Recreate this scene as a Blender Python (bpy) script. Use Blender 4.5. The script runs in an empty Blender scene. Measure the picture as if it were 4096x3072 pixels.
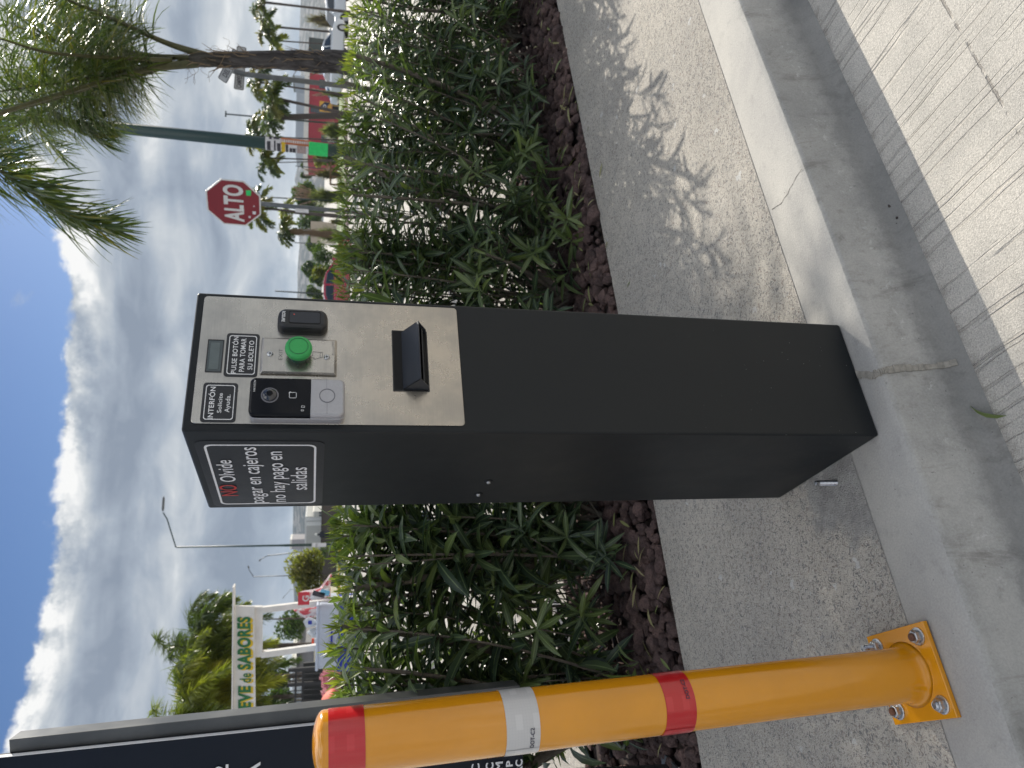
import bpy, bmesh, math, random
import numpy as np
from mathutils import Vector, Matrix, noise
R=math.radians
SC=bpy.context.scene; COL=SC.collection
rng=np.random.default_rng(7); random.seed(7)

# ---------------------------------------------------------------- camera
H=1.0; TH=R(14.5); RO=R(-1.36); FP=2965.0
Fv=np.array([0,math.cos(TH),-math.sin(TH)]); Rv=np.array([1.,0,0]); Dv=np.cross(Fv,Rv)
R2=math.cos(RO)*Rv+math.sin(RO)*Dv; D2=-math.sin(RO)*Rv+math.cos(RO)*Dv
C0=np.array([0,0,H])
cd=bpy.data.cameras.new('camera'); cam=bpy.data.objects.new('camera',cd); COL.objects.link(cam)
cd.sensor_width=36; cd.sensor_fit='HORIZONTAL'; cd.lens=FP/4096*36
cd.clip_start=0.05; cd.clip_end=6000
m=Matrix.Identity(4)
for i in range(3): m[i][0]=D2[i]; m[i][1]=R2[i]; m[i][2]=-Fv[i]; m[i][3]=C0[i]
cam.matrix_world=m; SC.camera=cam
cd.dof.use_dof=True; cd.dof.focus_distance=1.35; cd.dof.aperture_fstop=8.0
# ---------------------------------------------------------------- world
SUN_AZ=R(30.5); SUN_EL=R(29)      # azimuth from +Y towards +X
SC.view_settings.view_transform='Standard'; SC.view_settings.look='None'
SC.view_settings.exposure=0.28; SC.view_settings.gamma=1
w=bpy.data.worlds.new('World'); SC.world=w; w.use_nodes=True
NT=w.node_tree; NT.nodes.clear()
class G:
    "tiny node-graph helper"
    def __init__(s,nt): s.nt=nt
    def n(s,t,**k):
        nd=s.nt.nodes.new(t)
        for a,b in k.items(): setattr(nd,a,b)
        return nd
    def l(s,a,b): s.nt.links.new(a,b)
    def put(s,sock,v):
        if v is None: return
        if isinstance(v,bpy.types.NodeSocket): s.l(v,sock)
        else: sock.default_value=v
    def m(s,op,a,b=None,c=None,clamp=False):
        nd=s.n('ShaderNodeMath',operation=op,use_clamp=clamp)
        s.put(nd.inputs[0],a); s.put(nd.inputs[1],b); s.put(nd.inputs[2],c); return nd.outputs[0]
    def ss(s,x,a,b,lo=0.0,hi=1.0,kind='SMOOTHSTEP'):
        nd=s.n('ShaderNodeMapRange',interpolation_type=kind)
        s.put(nd.inputs[0],x); s.put(nd.inputs[1],a); s.put(nd.inputs[2],b); s.put(nd.inputs[3],lo); s.put(nd.inputs[4],hi)
        return nd.outputs[0]
    def mix(s,f,a,b,bt='MIX'):
        nd=s.n('ShaderNodeMix',data_type='RGBA',blend_type=bt)
        s.put(nd.inputs[0],f); s.put(nd.inputs[6],a); s.put(nd.inputs[7],b); return nd.outputs[2]
    def noise(s,vec,scale,detail=4,rough=.5,dist=0.0):
        nd=s.n('ShaderNodeTexNoise'); s.put(nd.inputs['Vector'],vec)
        nd.inputs['Scale'].default_value=scale; nd.inputs['Detail'].default_value=detail
        nd.inputs['Roughness'].default_value=rough; nd.inputs['Distortion'].default_value=dist
        return nd.outputs[0]
    def vor(s,vec,scale,feature='F1',rand=1.0):
        nd=s.n('ShaderNodeTexVoronoi',feature=feature); s.put(nd.inputs['Vector'],vec)
        nd.inputs['Scale'].default_value=scale; nd.inputs['Randomness'].default_value=rand; return nd
    def xyz(s,x,y,z):
        nd=s.n('ShaderNodeCombineXYZ'); s.put(nd.inputs[0],x); s.put(nd.inputs[1],y); s.put(nd.inputs[2],z); return nd.outputs[0]
    def mapv(s,vec,scale=(1,1,1),rot=(0,0,0),loc=(0,0,0)):
        nd=s.n('ShaderNodeMapping'); s.put(nd.inputs[0],vec)
        nd.inputs['Scale'].default_value=scale; nd.inputs['Rotation'].default_value=rot; nd.inputs['Location'].default_value=loc
        return nd.outputs[0]
    def ramp(s,f,stops):
        nd=s.n('ShaderNodeValToRGB'); s.put(nd.inputs[0],f); e=nd.color_ramp.elements
        e[0].position,e[0].color=stops[0][0],c4(stops[0][1]); e[1].position,e[1].color=stops[1][0],c4(stops[1][1])
        for p,c in stops[2:]:
            q=e.new(p); q.color=c4(c)
        return nd.outputs[0]
def c4(c):
    if isinstance(c,(int,float)): c=(c,c,c)
    return (*c,1) if len(c)==3 else tuple(c)
g=G(NT)
BS=0.1
out=g.n('ShaderNodeOutputWorld'); bg=g.n('ShaderNodeBackground'); bg.inputs[1].default_value=BS*.82
g.l(bg.outputs[0],out.inputs[0])
sky=g.n('ShaderNodeTexSky',sky_type='NISHITA'); sky.sun_disc=False; sky.sun_elevation=SUN_EL; sky.sun_rotation=SUN_AZ
sky.air_density=1.0; sky.dust_density=0.6; sky.ozone_density=1.6
tc=g.n('ShaderNodeTexCoord'); dirv=tc.outputs['Generated']
sep=g.n('ShaderNodeSeparateXYZ'); g.l(dirv,sep.inputs[0]); dx,dy,dz=sep.outputs
el=g.m('MULTIPLY',g.m('ARCSINE',dz),57.2958)
az=g.m('MULTIPLY',g.m('ARCTAN2',dx,dy),57.2958)
pp=g.xyz(g.m('MULTIPLY',az,.1),g.m('MULTIPLY',el,.1),0.0)       # 10 degree units
puff=g.noise(pp,1.5,9,.6,.1); big=g.noise(g.mapv(pp,(.45,.2,1)),1.6,2,.5); fine=g.noise(pp,7,7,.65,.2)
edge=g.m('ADD',g.m('ADD',16.7,g.m('MULTIPLY',g.m('SUBTRACT',puff,.5),3.2)),g.m('MULTIPLY',g.m('SUBTRACT',fine,.5),1.5))
edge=g.m('ADD',edge,g.m('MULTIPLY',g.ss(az,6,26),5.0))            # deck climbs towards the sun
edge=g.m('ADD',edge,g.m('MULTIPLY',g.ss(az,-10,-30),1.6))
dep=g.m('SUBTRACT',edge,el)                                       # degrees below the cloud rim
deck=g.ss(dep,-.10,.5)
# wisps above the rim, unseen broken cloud added overhead and behind for lighting
wisp=g.m('MULTIPLY',g.ss(g.noise(g.mapv(pp,(1.3,2.2,1),loc=(3.1,.4,0)),1.5,9,.66,.4),.60,.78),g.m('MULTIPLY',g.ss(el,15,17),.55))
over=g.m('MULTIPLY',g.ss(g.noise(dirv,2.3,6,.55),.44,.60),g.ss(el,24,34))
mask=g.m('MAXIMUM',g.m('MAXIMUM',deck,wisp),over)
# brightness of the deck
st=g.noise(g.mapv(pp,(.38,1.9,1),loc=(1.7,5.2,0)),1.25,5,.5,.35)            # long level bands
st2=g.noise(g.mapv(pp,(.8,1.5,1),loc=(7.7,2.2,0)),2.1,5,.55,.5)
rim=g.m('MULTIPLY',g.ss(dep,4.0,.1),g.ss(g.m('ADD',puff,g.m('MULTIPLY',fine,.35)),.52,.80))
body=g.m('ADD',g.m('ADD',g.m('MULTIPLY',g.m('SUBTRACT',st,.5),1.9),g.m('MULTIPLY',g.m('SUBTRACT',st2,.5),1.4)),.40)
body=g.m('ADD',body,g.ss(el,6,1.0,0,.16))
body=g.m('SUBTRACT',body,g.m('MULTIPLY',g.ss(g.m('ABSOLUTE',g.m('SUBTRACT',dep,4.2)),2.6,.0),.22))
t=g.m('ADD',g.m('MULTIPLY',rim,.85),body,clamp=True)
t=g.m('ADD',t,g.m('MULTIPLY',g.ss(az,3,30),.16),clamp=True)
ccol=g.ramp(t,[(0,(.27,.32,.40)),(.35,(.385,.44,.52)),(.7,(.58,.62,.66)),(1,(.96,.96,.95))])
back=g.m('ADD',g.ss(dy,.25,-.6,1.0,1.15),g.ss(el,24,62,0,1.5))  # out-of-view sky behind and overhead brightened to fill the shade
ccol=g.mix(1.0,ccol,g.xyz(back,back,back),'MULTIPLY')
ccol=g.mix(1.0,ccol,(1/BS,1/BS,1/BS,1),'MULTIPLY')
skyb=g.mix(1.0,sky.outputs[0],(.50,.63,.86,1),'MULTIPLY')
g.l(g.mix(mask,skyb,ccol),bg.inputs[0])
# ---------------------------------------------------------------- sun
sl=bpy.data.lights.new('sun','SUN'); sl.energy=5.0; sl.angle=R(.42); sl.color=(1,.93,.82)
so=bpy.data.objects.new('sun',sl); COL.objects.link(so)
sv=Vector((math.sin(SUN_AZ)*math.cos(SUN_EL),math.cos(SUN_AZ)*math.cos(SUN_EL),math.sin(SUN_EL)))
so.rotation_euler=sv.to_track_quat('Z','Y').to_euler(); so.location=sv*50

# ---------------------------------------------------------------- helpers
def ray(X,Y): return Fv+R2*((3072-Y)-1536)/FP+D2*(X-2048)/FP
def gz(X,Y,z=0.0):
    d=ray(X,Y); return C0+d*(z-H)/d[2]
def W(X,Y,y):
    "point seen at photo pixel (X,Y), y metres ahead"
    d=ray(X,Y); return Vector(C0+d*y/d[1])
def pxm(y): return y/FP*1.03
def tag(o,label=None,cat=None,group=None,kind=None):
    if label: o['label']=label
    if cat: o['category']=cat
    if group: o['group']=group
    if kind: o['kind']=kind
    return o
def empty(name,loc=(0,0,0),rz=0,label=None,cat=None,group=None):
    o=bpy.data.objects.new(name,None); COL.objects.link(o); o.location=loc; o.rotation_euler=(0,0,rz)
    o.empty_display_size=.1
    return tag(o,label,cat,group)
class MB:
    def __init__(s): s.v=[]; s.f=[]; s.uv=[]; s.t=[]
    def add(s,vs,fs,uv=None,tint=None):
        b=len(s.v); s.v+= [tuple(p) for p in vs]; s.f+=[tuple(b+i for i in q) for q in fs]
        s.uv+= list(uv) if uv is not None else [(0,0)]*len(vs)
        s.t+= [tint if tint is not None else .5]*len(vs)
        return s
    def box(s,c,d,rot=None):
        x,y,z=[a/2 for a in d]; P=[Vector((i*x,j*y,k*z)) for i in(-1,1) for j in(-1,1) for k in(-1,1)]
        if rot is not None: P=[rot@p for p in P]
        c=Vector(c)
        return s.add([p+c for p in P],[(0,1,3,2),(4,6,7,5),(0,4,5,1),(2,3,7,6),(0,2,6,4),(1,5,7,3)])
    def tube(s,path,rad,n=10,cap=True,tint=None):
        path=[Vector(p) for p in path]; N=len(path)
        if not hasattr(rad,'__len__'): rad=[rad]*N
        vs=[]; up=None
        for i,p in enumerate(path):
            t=(path[min(i+1,N-1)]-path[max(i-1,0)]).normalized()
            if up is None:
                up=Vector((1,0,0)) if abs(t.x)<.8 else Vector((0,1,0))
            a=(up-t*up.dot(t)).normalized(); b=t.cross(a); up=a
            for k in range(n):
                q=2*math.pi*k/n; vs.append(p+(a*math.cos(q)+b*math.sin(q))*rad[i])
        fs=[(i*n+k,i*n+(k+1)%n,(i+1)*n+(k+1)%n,(i+1)*n+k) for i in range(N-1) for k in range(n)]
        if cap: fs+= [tuple(range(n))[::-1],tuple((N-1)*n+k for k in range(n))]
        return s.add(vs,fs,tint=tint)
    def lathe(s,prof,n=32,c=(0,0,0),cap=True):
        c=Vector(c); vs=[c+Vector((r*math.cos(2*math.pi*k/n),r*math.sin(2*math.pi*k/n),z)) for r,z in prof for k in range(n)]
        N=len(prof); fs=[(i*n+k,i*n+(k+1)%n,(i+1)*n+(k+1)%n,(i+1)*n+k) for i in range(N-1) for k in range(n)]
        if cap: fs+=[tuple(range(n))[::-1],tuple((N-1)*n+k for k in range(n))]
        return s.add(vs,fs)
    def prism(s,poly,h0,h1,f):
        "polygon (a,b) list extruded between h0 and h1; f maps (a,b,h)->point"
        n=len(poly); vs=[f(a,b,h0) for a,b in poly]+[f(a,b,h1) for a,b in poly]
        return s.add(vs,[tuple(range(n))[::-1],tuple(range(n,2*n))]+[(i,(i+1)%n,n+(i+1)%n,n+i) for i in range(n)])
    def build(s,name,mat,parent=None,smooth=False,bevel=0,seg=2,attr=False):
        me=bpy.data.meshes.new(name); me.from_pydata(s.v,[],s.f); me.update()
        bm=bmesh.new(); bm.from_mesh(me)
        if not attr: bmesh.ops.recalc_face_normals(bm,faces=bm.faces)
        bm.to_mesh(me); bm.free()
        if attr:
            a=me.attributes.new('tint','FLOAT','POINT'); a.data.foreach_set('value',s.t)
            a=me.attributes.new('luv','FLOAT2','POINT'); a.data.foreach_set('vector',np.array(s.uv,dtype=np.float32).ravel())
        if smooth: me.shade_smooth() if hasattr(me,'shade_smooth') else [setattr(p,'use_smooth',True) for p in me.polygons]
        me.materials.append(mat)
        o=bpy.data.objects.new(name,me); COL.objects.link(o)
        if parent: o.parent=parent
        if bevel:
            b=o.modifiers.new('bevel','BEVEL'); b.width=bevel; b.segments=seg; b.limit_method='ANGLE'; b.angle_limit=R(35)
            if smooth is None: pass
        return o
def rrect(x0,x1,z0,z1,r,n=5):
    r=min(r,(x1-x0)/2,(z1-z0)/2); P=[]
    for cx,cz,a in((x1-r,z1-r,0),(x0+r,z1-r,90),(x0+r,z0+r,180),(x1-r,z0+r,270)):
        for k in range(n+1):
            q=R(a+90*k/n); P.append((cx+r*math.cos(q),cz+r*math.sin(q)))
    return P
def ring(mb,outer,inner,h0,h1,f):
    n=len(outer); vs=[f(a,b,h) for h in(h0,h1) for P in(outer,inner) for a,b in P]
    fs=[]
    for i in range(n):
        j=(i+1)%n
        fs+=[(2*n+i,2*n+j,3*n+j,3*n+i),(i,n+i,n+j,j),(i,j,2*n+j,2*n+i),(n+i,3*n+i,3*n+j,n+j)]
    mb.add(vs,fs); return mb
def mat(name,col,rough=.6,metal=0.0,spec=.5,noise_amt=0.0,nscale=8,bump=0.0,bscale=40,coat=0.0,sub=None,trans=0.0,alpha=1.0,emit=None):
    m=bpy.data.materials.new(name); m.use_nodes=True; nt=m.node_tree; gg=G(nt)
    b=nt.nodes['Principled BSDF']; b.inputs['Base Color'].default_value=c4(col); b.inputs['Roughness'].default_value=rough
    b.inputs['Metallic'].default_value=metal; b.inputs['Specular IOR Level'].default_value=spec
    b.inputs['Coat Weight'].default_value=coat; b.inputs['Coat Roughness'].default_value=.08
    b.inputs['Transmission Weight'].default_value=trans; b.inputs['Alpha'].default_value=alpha
    tcn=gg.n('ShaderNodeTexCoord'); ob=tcn.outputs['Object']
    if noise_amt:
        nz=gg.noise(ob,nscale,5,.6); k=gg.ss(nz,.3,.7,1-noise_amt,1+noise_amt,'LINEAR')
        gg.l(gg.mix(1.0,c4(col),gg.xyz(k,k,k),'MULTIPLY'),b.inputs['Base Color'])
        gg.l(gg.ss(nz,.3,.7,max(.03,rough-noise_amt*.4),min(1,rough+noise_amt*.4),'LINEAR'),b.inputs['Roughness'])
    if bump:
        bn=gg.n('ShaderNodeBump'); bn.inputs['Strength'].default_value=bump; bn.inputs['Distance'].default_value=.01
        gg.l(gg.noise(ob,bscale,4,.6),bn.inputs['Height']); gg.l(bn.outputs[0],b.inputs['Normal'])
    m['bsdf']='x'
    return m
def text(body,pl,a0,a1,b0,b1,m,parent,ref='H',h=.0006,bold=0.0,f=None,shear=0.0,flip=False,name='lettering',space=1.0,bend=None):
    "lettering whose ref letter spans b0..b1 (up) and whose line spans a0..a1; f maps (a,b,h)->point"
    def outline(t):
        cu=bpy.data.curves.new('t','FONT'); cu.body=t; cu.size=1; cu.offset=bold; cu.shear=shear; cu.space_character=space
        cu.resolution_u=4; o=bpy.data.objects.new('t',cu); COL.objects.link(o)
        dg=bpy.context.evaluated_depsgraph_get(); me=bpy.data.meshes.new_from_object(o.evaluated_get(dg))
        V=[tuple(v.co) for v in me.vertices]; Fc=[tuple(p.vertices) for p in me.polygons]
        bpy.data.objects.remove(o); bpy.data.curves.remove(cu); bpy.data.meshes.remove(me); return V,Fc
    V,Fc=outline(body); A=np.array(V); Rf=np.array(outline(ref)[0])
    x0,x1=A[:,0].min(),A[:,0].max(); y0,y1=Rf[:,1].min(),Rf[:,1].max()
    mb=MB(); vs=[]
    for x,y,_ in V:
        u=(x-x0)/(x1-x0); v=(y-y0)/(y1-y0)
        if flip: u,v=1-u,1-v
        vs.append(f(a0+(a1-a0)*u,b0+(b1-b0)*v,h))
    mb.add(vs,Fc); return mb.build(name,m,parent)
# ---------------------------------------------------------------- shared materials
def M_powder(name,col):
    m=mat(name,col,.42,spec=.31); nt=m.node_tree; q=G(nt); b=nt.nodes['Principled BSDF']
    ob=q.n('ShaderNodeTexCoord').outputs['Object']
    n1=q.noise(ob,5,4,.6); n2=q.noise(ob,900,2,.5)
    q.l(q.ss(n1,.3,.7,.36,.50,'LINEAR'),b.inputs['Roughness'])
    sp=q.ss(q.noise(ob,260,1,.5),.775,.80)                         # dust specks near the foot
    z=q.n('ShaderNodeSeparateXYZ'); q.l(ob,z.inputs[0])
    sp=q.m('MULTIPLY',sp,q.ss(z.outputs[2],.55,.05,0,.8))
    q.l(q.mix(sp,c4(col),(.4,.4,.38,1)),b.inputs['Base Color'])
    bn=q.n('ShaderNodeBump'); bn.inputs['Strength'].default_value=.12; bn.inputs['Distance'].default_value=.001
    q.l(n2,bn.inputs['Height']); q.l(bn.outputs[0],b.inputs['Normal']); return m
def M_steel():
    m=mat('brushed_steel',(.63,.61,.57),.3,metal=1.0); nt=m.node_tree; q=G(nt); b=nt.nodes['Principled BSDF']
    ob=q.n('ShaderNodeTexCoord').outputs['Object']
    br=q.noise(q.mapv(ob,(14,14,900)),1,3,.6); cl=q.noise(ob,11,5,.65)
    c=q.mix(q.ss(cl,.35,.7),(.52,.485,.43,1),(.40,.38,.35,1))
    k=q.ss(br,.3,.7,.93,1.05,'LINEAR'); q.l(q.mix(1.0,c,q.xyz(k,k,k),'MULTIPLY'),b.inputs['Base Color'])
    q.l(q.ss(cl,.3,.75,.20,.38,'LINEAR'),b.inputs['Roughness'])
    b.inputs['Anisotropic'].default_value=.6
    bn=q.n('ShaderNodeBump'); bn.inputs['Strength'].default_value=.06; bn.inputs['Distance'].default_value=.0006
    q.l(br,bn.inputs['Height']); q.l(bn.outputs[0],b.inputs['Normal']); return m
m_powder=M_powder('charcoal_powder_coat',(.009,.0115,.0135))
m_steel=M_steel()
m_black=mat('black_plastic',(.016,.017,.019),.38,noise_amt=.15,nscale=60)
m_sticker=mat('black_vinyl',(.014,.015,.018),.33,noise_amt=.1,nscale=30,bump=.05,bscale=300)
m_white=mat('white_print',(.78,.79,.80),.5)
m_red=mat('red_print',(.50,.03,.025),.5)
m_engr=mat('engraved_grey',(.10,.10,.10),.6)
m_gloss=mat('glossy_black_glass',(.003,.003,.005),.05,spec=.22)
m_silver=mat('silver_plastic',(.40,.40,.42),.36,metal=.35,noise_amt=.05,nscale=300)
m_silver2=mat('silver_plastic_ring',(.16,.16,.18),.4)
m_green=mat('green_button_plastic',(.035,.36,.09),.5,noise_amt=.06,nscale=200)
m_greend=mat('dark_green_rubber',(.01,.05,.035),.5)
m_lcd=mat('grey_display_glass',(.045,.06,.062),.12,coat=.6,noise_amt=.12,nscale=20)
m_zinc=mat('zinc_bolt',(.52,.53,.54),.32,metal=1.0,noise_amt=.25,nscale=160)
m_rust=mat('rusty_steel',(.16,.075,.045),.75,metal=.3,noise_amt=.4,nscale=200)
m_hood=mat('black_satin_metal',(.024,.028,.036),.42,noise_amt=.12,nscale=50,bump=.08,bscale=500)
m_void=mat('unlit_recess',(.004,.004,.004),.8)

# ---------------------------------------------------------------- near ground profile
def fitp(P,deg=2):
    P=np.array(P); c=np.polyfit(P[:,0],P[:,1],deg); xa,xb=P[:,0].min(),P[:,0].max()
    def f(x):
        if x<xa: s=np.polyval(np.polyder(c),xa); return float(np.polyval(c,xa)+s*(x-xa))
        if x>xb: s=np.polyval(np.polyder(c),xb); return float(np.polyval(c,xb)+s*(x-xb))
        return float(np.polyval(c,x))
    return f
joint=fitp([(1.089,1.889),(.874,1.763),(.625,1.64),(.4,1.505),(.158,1.379),(-.196,1.192),(-.288,1.132),(-.396,1.077),(-.597,.966)])
edge=fitp([(.983,1.675),(.839,1.592),(.645,1.486),(.457,1.382),(.313,1.302),(.132,1.209),(-.099,1.081),(-.2,1.024),(-.305,.971),(-.43,.908),(-.543,.86)])
bed=fitp([(1.736,3.194),(1.504,3.109),(1.188,2.925),(.799,2.7),(.507,2.527),(.26,2.432),(-.345,2.096),(-.516,2.013),(-.664,1.917),(-.784,1.857),(-.954,1.819)])
ZR=-.14; ND=Vector((.48,-.877,0))      # normal of the kerb, towards the road
XS=np.concatenate([np.arange(-6,-1.2,.3),np.arange(-1.2,2.2,.04),np.arange(2.2,9,.3)])
def ground_pos():
    nd=bpy.data
def M_concrete(name,c1,c2,cd,bumpk=.25,streak=0.0,seam=False,rough=.85,sc=1.0):
    m=mat(name,c1,rough,spec=.25); nt=m.node_tree; q=G(nt); b=nt.nodes['Principled BSDF']
    P=q.n('ShaderNodeNewGeometry').outputs['Position']
    a=q.noise(P,3.2*sc,6,.62,.3); d=q.noise(P,26*sc,5,.7); e=q.noise(P,260,3,.6)
    c=q.mix(q.ss(a,.34,.66),c4(c1),c4(c2)); c=q.mix(q.m('MULTIPLY',q.ss(d,.52,.78),.55),c,c4(cd))
    k=q.ss(e,.3,.7,.90,1.09,'LINEAR'); c=q.mix(1.0,c,q.xyz(k,k,k),'MULTIPLY')
    pits=q.ss(q.noise(P,120,2,.5),.735,.76); c=q.mix(q.m('MULTIPLY',pits,.6),c,(.1,.1,.1,1))
    if streak:
        s=q.noise(q.mapv(P,(6,6,.9),rot=(0,0,0)),2.2,5,.7,.8); c=q.mix(q.m('MULTIPLY',q.ss(s,.50,.72),streak),c,c4(cd))
        # darker band along the foot of the kerb face
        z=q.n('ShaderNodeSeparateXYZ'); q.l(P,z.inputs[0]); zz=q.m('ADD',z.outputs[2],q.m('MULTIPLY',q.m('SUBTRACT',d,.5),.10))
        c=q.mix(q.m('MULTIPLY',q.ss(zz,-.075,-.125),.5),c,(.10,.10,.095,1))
        ch=q.m('MULTIPLY',q.ss(q.noise(P,60,4,.8),.56,.66),q.ss(q.m('ABSOLUTE',q.m('ADD',zz,.07)),.016,.0)); c=q.mix(q.m('MULTIPLY',ch,.55),c,(.62,.61,.58,1))
    # hairline crack
    L=q.m('ABSOLUTE',q.m('SUBTRACT',q.m('ADD',q.m('MULTIPLY',q.n('ShaderNodeSeparateXYZ').outputs[0],1),0),0))
    bn=q.n('ShaderNodeBump'); bn.inputs['Strength'].default_value=bumpk; bn.inputs['Distance'].default_value=.004
    hh=q.m('ADD',q.m('MULTIPLY',e,.5),q.m('SUBTRACT',q.m('MULTIPLY',d,1.0),q.m('MULTIPLY',pits,.6)))
    q.l(hh,bn.inputs['Height']); q.l(bn.outputs[0],b.inputs['Normal']); q.l(c,b.inputs['Base Color']); return m
def M_aggregate():
    m=mat('exposed_aggregate',(.4,.4,.38),.85,spec=.3); nt=m.node_tree; q=G(nt); b=nt.nodes['Principled BSDF']
    P=q.n('ShaderNodeNewGeometry').outputs['Position']
    wv=q.n('ShaderNodeMixRGB'); wv.inputs[0].default_value=.04; q.l(P,wv.inputs[1])
    nz=q.n('ShaderNodeTexNoise'); q.l(P,nz.inputs['Vector']); nz.inputs['Scale'].default_value=60; q.l(nz.outputs['Color'],wv.inputs[2])
    Pw=wv.outputs[0]
    v1=q.vor(Pw,150); v2=q.vor(Pw,300); v3=q.vor(Pw,34)
    sx=q.n('ShaderNodeSeparateColor'); q.l(v1.outputs['Color'],sx.inputs[0])
    sy=q.n('ShaderNodeSeparateColor'); q.l(v2.outputs['Color'],sy.inputs[0])
    sz=q.n('ShaderNodeSeparateColor'); q.l(v3.outputs['Color'],sz.inputs[0])
    a=q.noise(P,2.5,4,.6); base=q.mix(q.ss(a,.35,.68),(.56,.52,.45,1),(.46,.43,.38,1))
    f=q.noise(P,420,3,.7); k=q.ss(f,.3,.7,.80,1.16,'LINEAR'); base=q.mix(1.0,base,q.xyz(k,k,k),'MULTIPLY')
    st1=q.m('MULTIPLY',q.ss(sx.outputs[0],.58,.60),q.ss(v1.outputs['Distance'],.58,.42))
    col1=q.ramp(sx.outputs[1],[(0,(.085,.095,.105)),(.35,(.19,.195,.20)),(.55,(.19,.14,.12)),(.75,(.34,.32,.29)),(1,(.075,.085,.105))])
    c=q.mix(q.m('MULTIPLY',st1,.72),base,col1)
    st2=q.m('MULTIPLY',q.ss(sy.outputs[0],.52,.54),q.ss(v2.outputs['Distance'],.6,.45))
    c=q.mix(q.m('MULTIPLY',st2,.65),c,q.ramp(sy.outputs[1],[(0,(.12,.12,.13)),(.5,(.30,.26,.22)),(1,(.62,.60,.56))]))
    st3=q.m('MULTIPLY',q.ss(sz.outputs[0],.955,.96),q.ss(v3.outputs['Distance'],.33,.28)); c=q.mix(q.m('MULTIPLY',st3,.7),c,(.62,.62,.60,1))
    zc=q.n('ShaderNodeSeparateXYZ'); q.l(P,zc.inputs[0]); px_=q.m('ADD',zc.outputs[0],.17); py_=q.m('SUBTRACT',zc.outputs[1],1.25)
    rr_=q.m('SQRT',q.m('ADD',q.m('MULTIPLY',px_,px_),q.m('MULTIPLY',py_,py_))); nzp=q.noise(P,9,4,.7)
    patch=q.ss(q.m('ADD',rr_,q.m('MULTIPLY',q.m('SUBTRACT',nzp,.5),.22)),.15,.10)      # trowelled cement patch beside the dispenser
    pc=q.mix(q.ss(q.noise(P,22,5,.7),.35,.68),(.38,.37,.35,1),(.25,.245,.235,1)); c=q.mix(q.m('MULTIPLY',patch,.9),c,pc)
    big=q.noise(P,1.7,5,.65); kk=q.ss(big,.35,.7,1.06,.86,'LINEAR'); c=q.mix(1.0,c,q.xyz(kk,kk,kk),'MULTIPLY')
    bn=q.n('ShaderNodeBump'); bn.inputs['Strength'].default_value=.9; bn.inputs['Distance'].default_value=.006
    h=q.m('SUBTRACT',q.m('MULTIPLY',f,.5),q.m('MULTIPLY',v1.outputs['Distance'],.5)); h=q.m('SUBTRACT',h,q.m('MULTIPLY',v2.outputs['Distance'],.35))
    q.l(h,bn.inputs['Height']); q.l(bn.outputs[0],b.inputs['Normal']); q.l(c,b.inputs['Base Color']); return m
def M_road():
    m=mat('broomed_concrete',(.46,.44,.41),.85,spec=.25); nt=m.node_tree; q=G(nt); b=nt.nodes['Principled BSDF']
    P=q.n('ShaderNodeNewGeometry').outputs['Position']; z=q.n('ShaderNodeSeparateXYZ'); q.l(P,z.inputs[0])
    # u runs along the kerb, v away from it
    u=q.m('ADD',q.m('MULTIPLY',z.outputs[0],.877),q.m('MULTIPLY',z.outputs[1],.48))
    v=q.m('ADD',q.m('MULTIPLY',z.outputs[0],.48),q.m('MULTIPLY',z.outputs[1],-.877))
    u2=q.m('SUBTRACT',u,q.m('MULTIPLY',v,.02))
    line=q.noise(q.xyz(q.m('MULTIPLY',q.m('ADD',u2,q.m('MULTIPLY',q.noise(P,8,3,.6),.012)),135),q.m('MULTIPLY',v,1.6),0.0),1.0,1,.4,.0)
    groove=q.ss(line,.42,.34)
    groove=q.m('MULTIPLY',groove,q.ss(q.noise(q.xyz(q.m('MULTIPLY',u2,14),q.m('MULTIPLY',v,4),0.0),1,3,.7),.34,.50))
    fine=q.noise(q.xyz(q.m('MULTIPLY',u2,170),q.m('MULTIPLY',v,60),0.0),1.0,4,.75)
    gr=q.noise(P,330,3,.7)
    a=q.noise(P,3.5,6,.68); c=q.mix(q.ss(a,.34,.68),(.55,.52,.465,1),(.44,.42,.38,1))
    k=q.ss(gr,.3,.7,.62,1.25,'LINEAR'); c=q.mix(1.0,c,q.xyz(k,k,k),'MULTIPLY')
    c=q.mix(q.m('MULTIPLY',groove,.26),c,(.24,.22,.19,1))
    # control joint parallel to the kerb
    jd=q.m('ABSOLUTE',q.m('ADD',v,.672)); jn=q.m('ADD',jd,q.m('MULTIPLY',q.m('SUBTRACT',gr,.5),.006)); J=q.m('MULTIPLY',q.ss(jn,.0035,.001),q.ss(q.noise(P,16,3,.6),.40,.52))
    c=q.mix(q.m('MULTIPLY',J,.55),c,(.2,.18,.16,1))
    ve=q.m('ADD',v,.905)                                           # dirt in the gutter
    dirt=q.m('MULTIPLY',q.ss(q.m('ADD',q.m('ABSOLUTE',q.m('ADD',v,.955)),q.m('MULTIPLY',q.m('SUBTRACT',q.noise(P,30,5,.8),.5),.12)),.045,.0),.6); c=q.mix(dirt,c,(.16,.145,.125,1))
    h=q.m('SUBTRACT',q.m('ADD',q.m('MULTIPLY',fine,.35),q.m('MULTIPLY',gr,.4)),q.m('ADD',q.m('MULTIPLY',groove,1.1),J))
    bn=q.n('ShaderNodeBump'); bn.inputs['Strength'].default_value=.8; bn.inputs['Distance'].default_value=.005
    q.l(h,bn.inputs['Height']); q.l(bn.outputs[0],b.inputs['Normal']); q.l(c,b.inputs['Base Color']); return m
m_agg=M_aggregate(); m_road=M_road()
m_kerb=M_concrete('smooth_kerb_concrete',(.44,.425,.39),(.36,.35,.33),(.25,.245,.23),bumpk=.35)
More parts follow.
